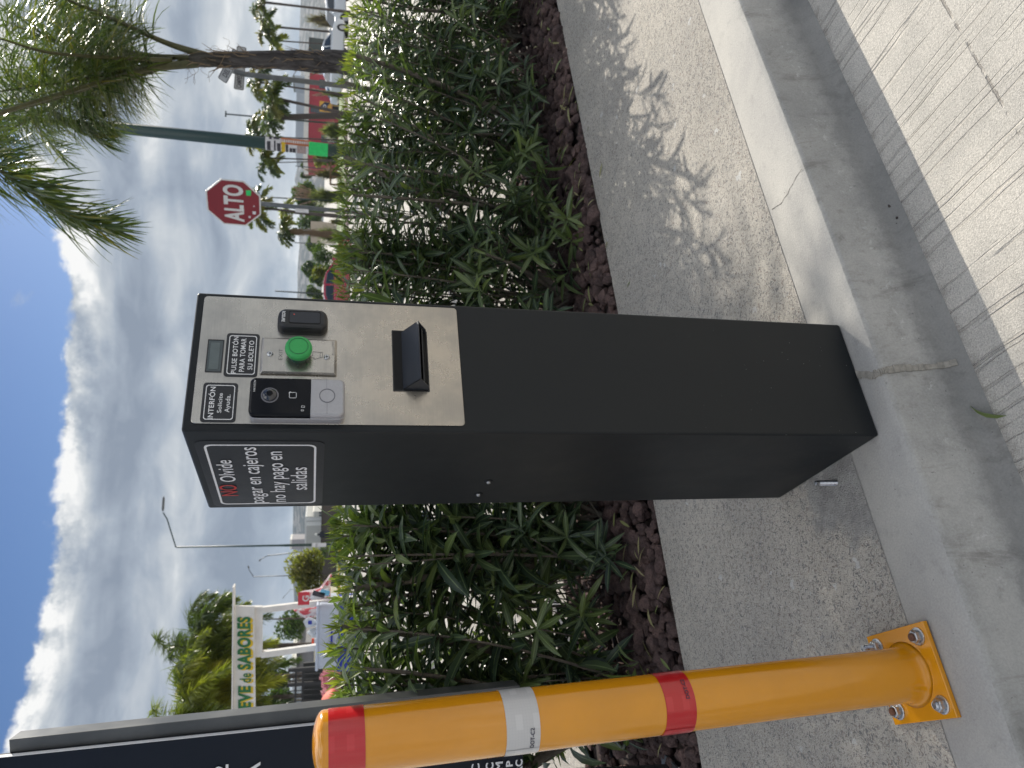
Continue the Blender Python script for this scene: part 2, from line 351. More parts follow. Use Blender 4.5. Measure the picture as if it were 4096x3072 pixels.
m_face=M_concrete('stained_kerb_face',(.45,.435,.40),(.31,.305,.285),(.16,.15,.13),streak=.6,bumpk=.4)
m_far=M_concrete('far_concrete',(.42,.41,.38),(.36,.35,.33),(.3,.29,.27),bumpk=.1)

def strip(name,f0,f1,z0,z1,mt,kind='structure',n=1,xs=XS,jit=0):
    mb=MB(); rows=[]
    for x in xs:
        a=f0(x); b=f1(x); rows.append([(a[0]+(b[0]-a[0])*k/n,a[1]+(b[1]-a[1])*k/n,z0+(z1-z0)*k/n) for k in range(n+1)])
    vs=[p for r_ in rows for p in r_]; mb.add(vs,[(i*(n+1)+k,i*(n+1)+k+1,(i+1)*(n+1)+k+1,(i+1)*(n+1)+k) for i in range(len(rows)-1) for k in range(n)])
    return tag(mb.build(name,mt),kind=kind)
def off(f,d):
    return lambda x:(x+ND.x*d,f(x)+ND.y*d)
# pavement slab (top sheet plus its edge to the bed)
strip('pavement',off(bed,.0),off(joint,-.0015),0,0,m_agg,n=2)
# kerb: rounded top edge, raked face down to the gutter
mb=MB(); prof=[(0,.0),(0,-.012),(.002,.0),(.0,.0)]
rows=[]
for x in XS:
    j=off(joint,.003)(x); e=off(edge,0)(x); wdt=math.hypot(e[0]-j[0],e[1]-j[1]); rr=.012
    P=[(*off(joint,-.003)(x),-.0012),(*off(joint,.0008)(x),-.0012),(*off(joint,.0022)(x),-.0003)]
    P.append((*off(edge,-rr*1.6)(x),0.0))
    for k in range(1,5):
        q=R(22.5*k); P.append((*off(edge,-rr*1.6+rr*1.9*math.sin(q))(x),-rr+rr*math.cos(q)))
    P.append((*off(edge,.016)(x),-.07)); P.append((*off(edge,.028)(x),-.118)); P.append((*off(edge,.040)(x),-.137)); P.append((*off(edge,.060)(x),-.146))
    rows.append(P)
def kerb(name,i0,i1,mt):
    n=i1-i0; mb=MB(); mb.add([p for r_ in rows for p in r_[i0:i1+1]],[(i*(n+1)+k,i*(n+1)+k+1,(i+1)*(n+1)+k+1,(i+1)*(n+1)+k) for i in range(len(rows)-1) for k in range(n)])
    o=mb.build(name,mt,smooth=True); return tag(o,kind='structure')
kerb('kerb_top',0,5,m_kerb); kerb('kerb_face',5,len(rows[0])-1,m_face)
# mortar seam across the kerb
mb=MB(); pa=[]
sx_=.064
for p in rows[int(np.argmin(abs(XS-(.064-.02))))][2:-1]: pa.append(p)
mb=MB()
for i in range(len(pa)-1):
    a,b=Vector(pa[i]),Vector(pa[i+1]); L=max(2,int((b-a).length/.01))
    for k in range(L):
        c=a.lerp(b,(k+.5)/L); wv=.007+.004*noise.noise(Vector((i*3.1,k*.4,2)))
        mb.box(c+Vector((noise.noise(Vector((k*.3,i,0)))*.004,0,0)),(wv*2,(b-a).length/L*1.02,.006),(b-a).to_track_quat('Y','Z').to_matrix())
m_mortar=mat('mortar',(.30,.28,.24),.9,noise_amt=.25,nscale=90,bump=.4,bscale=120)
tag(mb.build('mortar_seam',m_mortar,bevel=.002),kind='structure')
m_crack=mat('crack_shadow',(.10,.095,.085),.95)
mb=MB(); cp=[gz(2200+x/1.1667,y/1.1667,.0006) for x,y in((1035,978),(1052,966),(1078,950),(1092,925),(1110,903),(1118,880),(1140,845),(1148,826),(1162,806),(1176,786))]
cp=[Vector(p) for p in cp]
for a_,b_ in zip(cp[:-1],cp[1:]):
    for k in range(4):
        p=a_.lerp(b_,k/4); q2=a_.lerp(b_,(k+1)/4); j1=Vector((noise.noise(p*160)*.0015,0,0)); n_=Vector((-(q2-p).y,(q2-p).x,0)).normalized()*rng.uniform(.0004,.0009)
        mb.add([p+j1-n_,p+j1+n_,q2+j1+n_,q2+j1-n_],[(0,1,2,3)])
tag(mb.build('kerb_crack',m_crack),kind='structure')
# ---------------------------------------------------------------- ticket dispenser
YAW=R(28.48); OX,OY=-.0787,1.1532; PW,PD,PH=.2428,.3409,1.193
ex=np.array([math.cos(YAW),math.sin(YAW),0]); ey=np.array([-math.sin(YAW),math.cos(YAW),0]); OO=np.array([OX,OY,0])
def onf(X,Y):
    d=ray(X,Y); t=((OO-C0)@ey)/(d@ey); p=C0+d*t-OO; return p@ex,p[2]
def ons(X,Y):
    d=ray(X,Y); t=((OO-C0)@ex)/(d@ex); p=C0+d*t-OO; return -(p@ey),p[2]
ZA=lambda x,y:(720+x/1.8034,1140+y/1.8034); ZB=lambda x,y:(760+x/3.1906,1200+y/3.1906)
def rect(on,Z,*pts):
    "pts: image-space corners TL,TR,BR,BL as they stand upright"
    P=[on(*Z(*p)) for p in pts]
    return ((P[0][0]+P[3][0])/2,(P[1][0]+P[2][0])/2,(P[2][1]+P[3][1])/2,(P[0][1]+P[1][1])/2)   # a0,a1,b0,b1
fF=lambda a,b,h:(a,-h,b); fS=lambda a,b,h:(-h,-a,b)
T=empty('ticket_dispenser',(OX,OY,0),YAW,'black metal parking ticket dispenser with a steel front plate standing on the kerb','ticket dispenser')
mb=MB(); mb.box((PW/2,PD/2,PH/2),(PW,PD,PH)); mb.build('cabinet',m_powder,T,bevel=.0045,seg=3)
# folded lip just inside the left edge of the front
pr=rect(onf,ZA,(48,1010),(150,62),(1988,155),(2058,1010)); print('plate',pr)
pr=(max(pr[0],.010),min(pr[1],PW-.008),pr[2],min(pr[3],PH-.012))
mb=MB(); mb.prism(rrect(*pr,.006),0,.0022,fF); plate=mb.build('front_plate',m_steel,T,bevel=.0006,seg=1)
def onplate(h0,f=fF): return lambda a,b,h:f(a,b,h+h0)
def sticker(name,r,on_h,m,parent,f,rad=.005,inset=.004,lw=.0011,lab=None):
    mb=MB(); mb.prism(rrect(*r,rad),on_h,on_h+.0008,f); o=mb.build(name,m,parent)
    if lab: o['label']=lab
    a0,a1,b0,b1=r; mb=MB(); O_=rrect(a0+inset,a1-inset,b0+inset,b1-inset,rad*.8); I_=rrect(a0+inset+lw,a1-inset-lw,b0+inset+lw,b1-inset-lw,rad*.7)
    ring(mb,O_,I_,on_h+.0008,on_h+.0012,f); mb.build('border_line',m_white,o); return o
# display window
r=rect(onf,ZA,(190,628),(210,405),(312,408),(295,630))
fr=(r[0]-.0016,r[1]+.0016,r[2]-.0016,r[3]+.0016)
mb=MB(); ring(mb,rrect(*fr,.001),rrect(*r,.001),.002,.0030,fF); mb.build('display_frame',m_black,T)
mb=MB(); mb.prism(rrect(*r,.0008),.0018,.0026,fF); dsp=mb.build('display',m_lcd,T)
mb=MB(); mb.prism(rrect(r[0]+.004,r[1]-.004,r[2]+.004,r[3]-.003,.001),.0026,.0030,fF); mb.build('screen',mat('display_lcd',(.09,.115,.115),.2,coat=.5,noise_amt=.1,nscale=60),dsp)
# two instruction stickers
r=rect(onf,ZA,(315,665),(340,353),(580,362),(556,672)); st=sticker('instruction_sticker',r,.0022,m_sticker,T,fF,lab='sticker about pressing the button')
def line(on,Z,lt,lb,rt,rb,body,m,parent,h,f,ref='H',**k):
    a=[on(*Z(*p)) for p in(lt,lb,rt,rb)]
    return text(body,None,(a[0][0]+a[1][0])/2,(a[2][0]+a[3][0])/2,(a[1][1]+a[3][1])/2,(a[0][1]+a[2][1])/2,m,parent,ref,f=f,h=h,**k)
hs=.0034
line(onf,ZB,(525,950),(588,950),(562,481),(624,481),'PULSE BOTÓN',m_white,st,hs,fF,bold=.008,space=1.04)
line(onf,ZB,(628,930),(692,927),(656,503),(722,505),'PARA TOMAR',m_white,st,hs,fF,bold=.008,space=1.04)
line(onf,ZB,(734,905),(796,902),(762,532),(822,536),'SU BOLETO',m_white,st,hs,fF,bold=.008,space=1.04)
r=rect(onf,ZA,(140,1003),(175,708),(425,716),(397,1010)); r=(max(r[0],pr[0]+.0015),*r[1:])
st=sticker('help_sticker',r,.0022,m_sticker,T,fF,lab='sticker about the intercom')
line(onf,ZB,(220,1535),(290,1532),(272,1120),(336,1122),'INTERFÓN',m_white,st,hs,fF,bold=.012,space=1.04)
line(onf,ZB,(343,1453),(395,1450),(373,1203),(428,1203),'Solicite',m_white,st,hs,fF,ref='l',bold=.008,space=1.04)
line(onf,ZB,(441,1447),(500,1445),(462,1220),(524,1220),'Ayuda.',m_white,st,hs,fF,ref='A',bold=.008,space=1.04)
# stacked solids with a bevelled outline: profile list of (inset, height)
def pillow(name,r,rad,prof,m,parent,f,h0=0,smooth=False):
    mb=MB(); L=[]
    for ins,h in prof:
        P=rrect(r[0]+ins,r[1]-ins,r[2]+ins,r[3]-ins,max(rad-ins,.0006),6); L.append([f(a,b,h0+h) for a,b in P])
    n=len(L[0]); vs=[p for q in L for p in q]
    fs=[(i*n+k,i*n+(k+1)%n,(i+1)*n+(k+1)%n,(i+1)*n+k) for i in range(len(L)-1) for k in range(n)]+[tuple((len(L)-1)*n+k for k in range(n)),tuple(range(n))[::-1]]
    mb.add(vs,fs); o=mb.build(name,m,parent,smooth=smooth); return o
# card reader, mounted upside down
def shift(r,h):
    "a rectangle measured on the plate plane but standing h proud of it: correct its parallax"
    cx=(r[0]+r[1])/2; cz=(r[2]+r[3])/2; out=[]
    def fix(a,b):
        p=OO+ex*a+np.array([0,0,b]); d=p-C0; t=((OO-ey*h-C0)@ey)/(d@ey); q=C0+d*t-OO; return q@ex,q[2]
    q0=fix(r[0],r[2]); q1=fix(r[1],r[3]); return (q0[0],q1[0],q0[1],q1[1])
r=shift(rect(onf,ZA,(706,312),(712,170),(1062,182),(1060,325)),.018)
rd=pillow('card_reader',r,.012,[(-.0015,0),(-.0015,.006),(0,.014),(.002,.0175),(.005,.0195)],m_black,T,fF,.0022)
r2=(r[0]+.008,r[1]-.006,r[2]+.010,r[3]-.016)
mb=MB(); ring(mb,rrect(*r2,.004),rrect(r2[0]+.0009,r2[1]-.0009,r2[2]+.0009,r2[3]-.0009,.0035),.0217,.0222,fF); mb.build('panel_groove',m_void,rd)
mb=MB(); mb.prism(rrect(r2[0]+.0015,r2[1]-.0015,r2[2]+.0015,r2[3]-.0015,.003),.0215,.0222,fF); mb.build('reader_panel',m_hood,rd)
text('ROSSLARE',None,r[0]+.010,r[1]-.008,r[3]-.0105,r[3]-.0055,m_white,rd,f=fF,h=.0222,bold=.02,flip=True)
mb=MB(); mb.lathe([(.0011,0),(.0011,.0006)],10); 
for i,v in enumerate(mb.v): mb.v[i]=(r2[1]-.007+v[0],-.0222-v[2],r2[3]-.008+v[1])
mb.build('indicator_light',mat('red_indicator',(.6,.08,.06),.3),rd)
# steel button plate
r=rect(onf,ZA,(565,655),(600,386),(1136,412),(1126,668))
bp=pillow('button_plate',r,.002,[(0,0),(.001,.0035),(.004,.0062)],m_steel,T,fF,.0022)
hb=.0022+.0062
line(onf,ZB,(1130,800),(1178,797),(1140,658),(1186,658),'EXIT',m_engr,bp,hb+.0002,fF,bold=-.012)
line(onf,ZB,(1812,742),(1838,740),(1806,553),(1838,553),'AccessPRO',m_engr,bp,hb+.0002,fF,bold=-.012,ref='A')
# engraved pointing hand
def poly_line(Z,pts,wd,on,m,parent,h,f,name):
    mb=MB(); P=[on(*Z(*p)) for p in pts]
    for (a,b),(c,d) in zip(P[:-1],P[1:]):
        v=Vector((c-a,d-b)); L=v.length
        if L<1e-6: continue
        n=Vector((-v.y,v.x))/L*wd/2; e=v/L*wd*.4
        mb.add([f(a-e.x+n.x,b-e.y+n.y,h),f(a-e.x-n.x,b-e.y-n.y,h),f(c+e.x-n.x,d+e.y-n.y,h),f(c+e.x+n.x,d+e.y+n.y,h)],[(0,1,2,3)])
    return mb.build(name,m,parent)
poly_line(ZB,[(1690,705),(1570,695),(1563,745),(1540,755),(1540,770),(1585,772),(1580,790),(1620,785),(1660,772),(1688,772),(1690,705)],.0007,onf,m_engr,bp,hb+.0003,fF,'engraved_hand')
poly_line(ZB,[(1660,705),(1660,772)],.0007,onf,m_engr,bp,hb+.0004,fF,'engraved_cuff')
def disc(name,c,rad,prof,m,parent,f=fF,n=32,smooth=False):
    "prof: (radius factor, height) from base outward"
    mb=MB(); vs=[]; 
    for rf,h in prof:
        for k in range(n):
            q=2*math.pi*k/n; vs.append(f(c[0]+rad*rf*math.cos(q),c[1]+rad*rf*math.sin(q),h))
    N=len(prof); mb.add(vs,[(i*n+k,i*n+(k+1)%n,(i+1)*n+(k+1)%n,(i+1)*n+k) for i in range(N-1) for k in range(n)]+[tuple((N-1)*n+k for k in range(n)),tuple(range(n))[::-1]])
    return mb.build(name,m,parent,smooth=smooth)
for p,mm in(((1026,722),m_zinc),((1745,765),m_zinc)):
    c=onf(*ZB(*p)); s_=disc('screw',c,.0048,[(1,hb),(1,hb+.0006),(.7,hb+.0022)],mm,bp)
    mb=MB(); 
    for dx_,dz_ in((.0042,.0009),(.0009,.0042)):
        P=[(-dx_/2,-dz_/2),(dx_/2,-dz_/2),(dx_/2,dz_/2),(-dx_/2,dz_/2)]; mb.add([fF(c[0]+a,c[1]+b,hb+.0026) for a,b in P],[(0,1,2,3)])
    mb.build('screw_slot',m_void,s_)
cb=onf(*ZB(1390,735)); 
btn=disc('push_button',(cb[0],cb[1]),.0155,[(1.0,hb),(1.0,hb+.018)],m_greend,T)
cap=disc('button_cap',(cb[0],cb[1]),.0205,[(.86,hb+.014),(.97,hb+.0155),(1,hb+.019),(.97,hb+.0235),(.86,hb+.0262),(.70,hb+.0272),(.69,hb+.0268),(.67,hb+.0272),(.01,hb+.0276)],m_green,btn,smooth=False)
mb=MB(); n=40; O_=[(cb[0]+.0143*math.cos(2*math.pi*k/n),cb[1]+.0143*math.sin(2*math.pi*k/n)) for k in range(n)]; I_=[(cb[0]+.0139*math.cos(2*math.pi*k/n),cb[1]+.0139*math.sin(2*math.pi*k/n)) for k in range(n)]
ring(mb,O_,I_,hb+.0270,hb+.0278,fF); mb.build('cap_groove',m_greend,btn)
# intercom
r=shift(rect(onf,ZA,(490,940),(508,668),(1190,674),(1190,945)),.027)
ic=pillow('intercom',(r[0]-.001,r[1]-.001,r[2],r[3]-.001),.009,[(0,0),(0,.015),(.0008,.0155)],m_silver,T,fF,.0022)
zs=onf(*ZA(938,810))[1]; zs=r[2]+(r[3]-r[2])*.365
def halfpillow(name,a0,a1,b0,b1,rt,rb,m,h0,h1,ins):
    L=[]
    for i_,h in((0,h0),(0,h1-.004),(ins*.35,h1-.0018),(ins,h1)):
        P=[]
        for cx,cz,q0,rr_ in((a1,b1,0,rt),(a0,b1,90,rt),(a0,b0,180,rb),(a1,b0,270,rb)):
            sx2=-1 if cx==a1 else 1; sz=-1 if cz==b1 else 1
            iz=i_ if rr_>0 else 0; rr2=max(rr_-i_,.0004)
            ccx=cx+sx2*(i_+rr2); ccz=cz+sz*(iz+rr2)
            for k in range(7):
                q=R(q0+15*k); P.append((ccx+rr2*math.cos(q),ccz+rr2*math.sin(q)))
        L.append([fF(a,b,h) for a,b in P])
    n=len(L[0]); mb=MB(); mb.add([p for q in L for p in q],[(i*n+k,i*n+(k+1)%n,(i+1)*n+(k+1)%n,(i+1)*n+k) for i in range(3) for k in range(n)]+[tuple(3*n+k for k in range(n)),tuple(range(n))[::-1]])
    return mb.build(name,m,ic)
halfpillow('camera_window',r[0],r[1],zs,r[3],.009,0,m_gloss,.0178,.0285,.0035)
cp=halfpillow('call_panel',r[0],r[1],r[2],zs-.0003,0,.009,m_silver,.0178,.0285,.0035)
cl=shift((*onf(*ZA(648,795)),)*2,.0285) if False else None
def onh(X,Y,h):
    d=ray(X,Y); o=OO-ey*h; t=((o-C0)@ey)/(d@ey); p=C0+d*t-OO; return p@ex,p[2]
hi=.0287; c=onh(*ZA(648,795),hi)
ln=disc('camera_lens',c,.0125,[(1,.0285),(1,.0292),(.9,.0294)],m_silver2,ic)
disc('lens_dome',c,.0108,[(1,.0293),(.94,.0312),(.8,.0330),(.5,.0348),(.15,.0355)],mat('lens_glass',(.01,.012,.02),.03,coat=1.0),ln,smooth=True)
disc('lens_iris',c,.0045,[(1,.0356),(.6,.0360)],m_gloss,ln)
c=onh(*ZA(1062,798),hi); mb=MB()
for n,ra,rb_ in((40,.0118,.0104),):
    O_=[(c[0]+ra*math.cos(2*math.pi*k/n),c[1]+ra*math.sin(2*math.pi*k/n)) for k in range(n)]; I_=[(c[0]+rb_*math.cos(2*math.pi*k/n),c[1]+rb_*math.sin(2*math.pi*k/n)) for k in range(n)]
    ring(mb,O_,I_,.0284,.0290,fF)
mb.build('call_button',m_silver2,ic)
onI=lambda X,Y:onh(X,Y,.0288)
poly_line(ZB,[(1745,1000),(1746,1128)],.0004,onI,m_silver2,ic,.0287,fF,'panel_mark')
poly_line(ZB,[(1749,1315),(1749,1455)],.0005,onI,m_silver2,ic,.0287,fF,'panel_mark')
line(onI,ZB,(808,1170),(833,1168),(815,1020),(840,1020),'HIKVISION',m_white,ic,.0288,fF,bold=.0,shear=.25)
poly_line(ZB,[(1280,1178),(1350,1180),(1357,1190),(1357,1240),(1348,1250),(1275,1248),(1268,1240),(1270,1188),(1280,1178)],.0007,onI,m_white,ic,.0288,fF,'card_symbol')
poly_line(ZB,[(1262,1190),(1268,1177),(1282,1170)],.0006,onI,m_white,ic,.0288,fF,'card_symbol')
poly_line(ZB,[(1425,1350),(1462,1352),(1462,1372),(1420,1370),(1425,1350)],.0005,onI,m_white,ic,.0288,fF,'door_symbol')
poly_line(ZB,[(1418,1400),(1445,1402),(1452,1408),(1445,1416),(1418,1416),(1418,1400)],.0005,onI,m_white,ic,.0288,fF,'microphone_symbol')
# ticket chute: dark opening and hood
r=rect(onf,ZA,(1546,764),(1532,347),(1772,345),(1790,768))
mb=MB(); mb.prism(rrect(*r,.0008),.0018,.0030,fF); ch=mb.build('ticket_slot',m_void,T)
mb=MB(); fr=(r[0]-.0018,r[1]+.0018,r[2]-.0018,r[3]+.0018); ring(mb,rrect(*fr,.001),rrect(*r,.001),.0020,.0036,fF); mb.build('slot_frame',m_black,ch)
za=r[3]-.014; zb=r[2]+.012; hh=.040; a0,a1=r[0]+.001,r[1]-.001
zlip=onh(*ZA(1738,690),hh)[1]
mb=MB()
# sloped top sheet, lip, two cheeks (3 mm sheet)
tk=.0016
def sheet(P,nrm):
    n=len(P); vs=[fF(*p) for p in P]; off_=Vector(fF(*nrm))*tk; vs+=[tuple(Vector(v)-off_) for v in vs]
    mb.add(vs,[tuple(range(n)),tuple(range(n,2*n))[::-1]]+[(i,(i+1)%n,n+(i+1)%n,n+i) for i in range(n)])
sheet([(a0,za,.003),(a1,za,.003),(a1,zlip,hh),(a0,zlip,hh)],(0,.75,.66))
sheet([(a0,za,.003),(a0,zlip,hh),(a0,r[2]+.001,.014),(a0,r[2]+.001,.003)],(-1,0,0))
sheet([(a1,za,.003),(a1,zlip,hh),(a1,r[2]+.001,.014),(a1,r[2]+.001,.003)],(1,0,0))
hd=mb.build('chute_hood',m_hood,T)
mb=MB(); mb.box(((a0+a1)/2,-.012,r[2]+.009),(a1-a0-.006,.018,.002)); mb.build('ticket_tray',m_black,ch)
# side sticker
def sr(P): return P
so_=rect(ons,ZA,(215,1600),(85,1124),(1045,1124),(1026,1580))
so_=(so_[0],so_[1],so_[2],min(so_[3],PH-.012))
st=sticker('payment_sticker',so_,0,m_sticker,T,fS,rad=.014,inset=.0125,lw=.0034,lab='large sticker about paying at the machines')
hs=.0018
ss_=lambda X,Y:ons(X,Y)
line(ss_,ZA,(298,1516),(425,1512),(285,1436),(403,1436),'NO',m_red,st,hs,fS,bold=.006,space=1.03)
line(ss_,ZA,(285,1412),(402,1412),(262,1256),(373,1256),'Olvide',m_white,st,hs,fS,ref='l',bold=.006,space=1.03)
line(ss_,ZA,(538,1566),(607,1566),(465,1163),(552,1163),'pagar en cajeros',m_white,st,hs,fS,ref='x',bold=.006,space=1.03)
line(ss_,ZA,(692,1556),(764,1556),(660,1194),(737,1194),'no hay pago en',m_white,st,hs,fS,ref='x',bold=.006,space=1.03)
line(ss_,ZA,(846,1470),(916,1470),(832,1308),(916,1308),'salidas',m_white,st,hs,fS,ref='x',bold=.006,space=1.03)
ZC=lambda x,y:(1300+x/1.415,1900+y/1.415)
for p in((925,36),(868,107)):
    c=ons(*ZC(*p)); s_=disc('side_screw',c,.0085,[(1,0),(1,.0012),(.85,.002)],m_zinc if False else m_powder,T,f=fS)
    disc('screw_head',c,.0042,[(1,.002),(.9,.0042),(.5,.005)],m_zinc,s_,f=fS)
# ---------------------------------------------------------------- bollard
m_yel=mat('glossy_yellow_paint',(.70,.285,.006),.20,noise_amt=.06,nscale=9,coat=.7)
nt=m_yel.node_tree; q=G(nt); b_=nt.nodes['Principled BSDF']; ob=q.n('ShaderNodeTexCoord').outputs['Object']
bn=q.n('ShaderNodeBump'); bn.inputs['Strength'].default_value=.10; bn.inputs['Distance'].default_value=.004
q.l(q.m('ADD',q.noise(q.mapv(ob,(1,1,.25)),14,3,.5),q.m('MULTIPLY',q.noise(ob,500,2,.5),.05)),bn.inputs['Height']); q.l(bn.outputs[0],b_.inputs['Normal'])
cs=[Vector(gz(3200+x*.4352,2350+y*.4352)) for x,y in((655,450),(1185,315),(1490,1195),(890,1245))]
for c_ in cs: c_.z=0
ctr=sum(cs,Vector())/4
e1=(cs[2]-cs[1]).normalized(); ang=math.atan2(e1.y,e1.x); psz=((cs[2]-cs[1]).length+(cs[0]-cs[1]).length+(cs[3]-cs[2]).length)/3
print('bollard plate',ctr,psz,math.degrees(ang))
LEAN=R(1.4); lv=Vector((-math.sin(LEAN),0,math.cos(LEAN)))
def zon(X):
    "height on the bollard's front line that shows at photo column X"
    lo,hi=-.1,1.4; f0=Vector((-ctr.x,-ctr.y,0)).normalized()*.0445
    for _ in range(40):
        z_=(lo+hi)/2; p=np.array(ctr+lv*z_+f0)-C0; xx=2048+FP*(p@D2)/(p@Fv)
        if xx>X: lo=z_
        else: hi=z_
    return z_
B=empty('bollard',(ctr.x,ctr.y,0),ang,'yellow steel bollard with red and white reflective bands bolted to the kerb','bollard')
# radius and position from the silhouette at the foot
def cyl_at(X1,Y1,X2,Y2,d): pass
BR=.0445
HB=zon(1266)+.002; print('bollard height',HB)
mb=MB(); mb.box((0,0,.005),(psz,psz,.009)); mb.build('base_plate',m_yel,B,bevel=.0012)
mb=MB(); mb.lathe([(BR+.009,.0095),(BR+.004,.013),(BR+.0008,.020),(BR,.03),(BR,HB-.012)]+[(BR*math.cos(R(a)),HB-.012+.016*math.sin(R(a))) for a in(12,24,36,48,60,70,80,87)],64); mb.build('tube',m_yel,B,smooth=True)
def M_tape(name,col):
    m=mat(name,col,.28,coat=.6); nt=m.node_tree; q=G(nt); b=nt.nodes['Principled BSDF']
    ob=q.n('ShaderNodeTexCoord').outputs['Object']; z=q.n('ShaderNodeSeparateXYZ'); q.l(ob,z.inputs[0])
    th=q.m('MULTIPLY',q.m('ARCTAN2',z.outputs[1],z.outputs[0]),BR*1.0)
    v=q.vor(q.xyz(th,z.outputs[2],0.0),230,'DISTANCE_TO_EDGE',.15)
    e=q.ss(v.outputs[0],.0,.10)
    pat=q.m('MULTIPLY',q.ss(q.m('SINE',q.m('MULTIPLY',th,120)),.2,.5),q.ss(q.m('SINE',q.m('MULTIPLY',z.outputs[2],240)),.2,.5))
    c=q.mix(q.ss(e,0,1,.15,0),c4(col),c4([x*.55 for x in col])); c=q.mix(q.m('MULTIPLY',pat,.30),c,c4([min(1,x*1.25+.04) for x in col]))
    q.l(c,b.inputs['Base Color'])
    bn=q.n('ShaderNodeBump'); bn.inputs['Strength'].default_value=.12; bn.inputs['Distance'].default_value=.001; q.l(e,bn.inputs['Height']); q.l(bn.outputs[0],b.inputs['Normal']); return m
m_tr=M_tape('red_reflective_tape',(.52,.012,.016)); m_tw=M_tape('white_reflective_tape',(.56,.555,.55))
m_ink=mat('blue_black_ink',(.02,.02,.05),.5)
for z0,z1,mt,lab in((zon(1463),zon(1315),m_tr,'red tape at the top'),(zon(2160),zon(2026),m_tw,'white tape'),(zon(2783),zon(2664),m_tr,'red tape lower down')):
    mb=MB(); n=72; a_=[BR+.0008+(.0005 if k<2 else 0) for k in range(n+4)]
    vs=[]
    for k in range(n+4):
        q_=R(225)+2*math.pi*k/n-ang; rr_=BR+.0007+(.0007 if k>n-1 else 0)
        vs+=[(rr_*math.cos(q_),rr_*math.sin(q_),z0),(rr_*math.cos(q_),rr_*math.sin(q_),z1)]
    mb.add(vs,[(2*i,2*i+2,2*i+3,2*i+1) for i in range(n+3)]); tp=mb.build('reflective_tape',mt,B,smooth=True); tp['label']=lab
    if z0<.9:
        zc=z0+.012; a_c=(R(-98) if z0>.6 else R(-42))-ang
        fB=lambda a,b,h:((BR+.0018)*math.cos(a_c+a/BR),(BR+.0018)*math.sin(a_c+a/BR),b)
        text('DOT-C2',None,-.015,.015,zc-.003,zc+.003,m_ink,tp,f=fB,bold=.02)
for i,(sx_,sy_) in enumerate(((-1,-1),(1,-1),(1,1),(-1,1))):
    px_,py_=sx_*(psz/2-.0215),sy_*(psz/2-.0215); hn=.0085
    loc=Matrix.Translation((px_,py_,0))
    def T_(mb_): mb_.v=[(x*1.28+px_,y*1.28+py_,z) for x,y,z in mb_.v]; return mb_
    bo=T_(MB().lathe([(.0115,.0096),(.0115,.0115),(.0100,.0120)],28)).build('washer',m_zinc,B)
    T_(MB().lathe([(.0082,.0118),(.0087,.0128),(.0087,.0205),(.0076,.0218)],6)).build('nut',m_zinc,bo,bevel=.0005)
    zt=.0225 if i!=2 else .0225
    top=.040 if i==0 else .0245
    pr_=[]; z=.0215
    while z<top: pr_+= [(.0047,z),(.0052,z+.0006)]; z+=.0013
    T_(MB().lathe(pr_+[(.0046,top),(.0036,top+.0012)],18)).build('stud',m_rust if i in(1,3) else m_zinc,bo)
B.matrix_world=Matrix.Translation((ctr.x,ctr.y,0))@Vector((0,0,1)).rotation_difference(lv).to_matrix().to_4x4()@Matrix.Rotation(ang,4,'Z')
for ch_ in B.children:
    if ch_.name.split('.')[0] in('base_plate','washer','nut','stud'): pass
# leftover threaded stud beside the dispenser
st_=gz(2900+740/1.659,1200+1213/1.659); pr_=[(.0052,0)]; z=.001
while z<.040: pr_+= [(.0048,z),(.0055,z+.0007)]; z+=.0015
o=MB().lathe(pr_+[(.0045,.0412),(.0045,.049),(.0036,.0505)],20).build('anchor_stud',m_zinc); o.location=(st_[0],st_[1],0)
tag(o,'short threaded zinc stud poking out of the pavement beside the dispenser','anchor bolt')
# ---------------------------------------------------------------- far ground
GP=[]     # (x,y,z) ground heights where things stand
def anchor(x,y,z): GP.append((x,y,z))
for x_ in(-12,-6,0,6,12):
    for y_ in(-10,0,6,12): anchor(x_,y_,ZR-.006)
def gnd(x,y):
    a=np.array(GP); d=(a[:,0]-x)**2+(a[:,1]-y)**2+1.0; w_=1/d**1.6; z=float((w_*a[:,2]).sum()/w_.sum())
    if y>330: z+= (y-330)*.004
    return z
def at(X,Y,y,z0=None):
    "ground point under the thing seen at (X,Y)"
    p=W(X,Y,y); return p
for X,Y,d,z in((1350,200,45,-.12),(1350,60,56,-.49),(1350,1080,37,-.5),(1350,700,58,-.05),(1350,1000,62,-.3),(1350,450,60,-.2),(1300,400,110,-.8),(1338,2180,60,-.65),(1338,2100,90,-1.1),(1300,2600,40,-.35),(1300,2700,9,-.15),(1300,2450,9,-.15)):
    p=W(X,Y,d); anchor(p.x,p.y,z)
# back edge of the planted strip and of the pavement behind it
NB=Vector((-.456,.89,0))
def offb(d): return lambda x:(x+NB.x*d,bed(x)+NB.y*d)
BX=np.concatenate([np.arange(-1.05,2.4,.05),np.arange(2.4,7,.3)])
m_soil=mat('dark_soil',(.035,.024,.02),.95,noise_amt=.4,nscale=30,bump=.6,bscale=60)
strip('planting_bed',offb(0),offb(.95),-.035,-.035,m_soil,n=2,xs=np.concatenate([np.arange(-3.2,2.4,.1),np.arange(2.4,9,.3)]))
XB=np.concatenate([np.arange(-7,2.4,.3),np.arange(2.4,9,.3)])
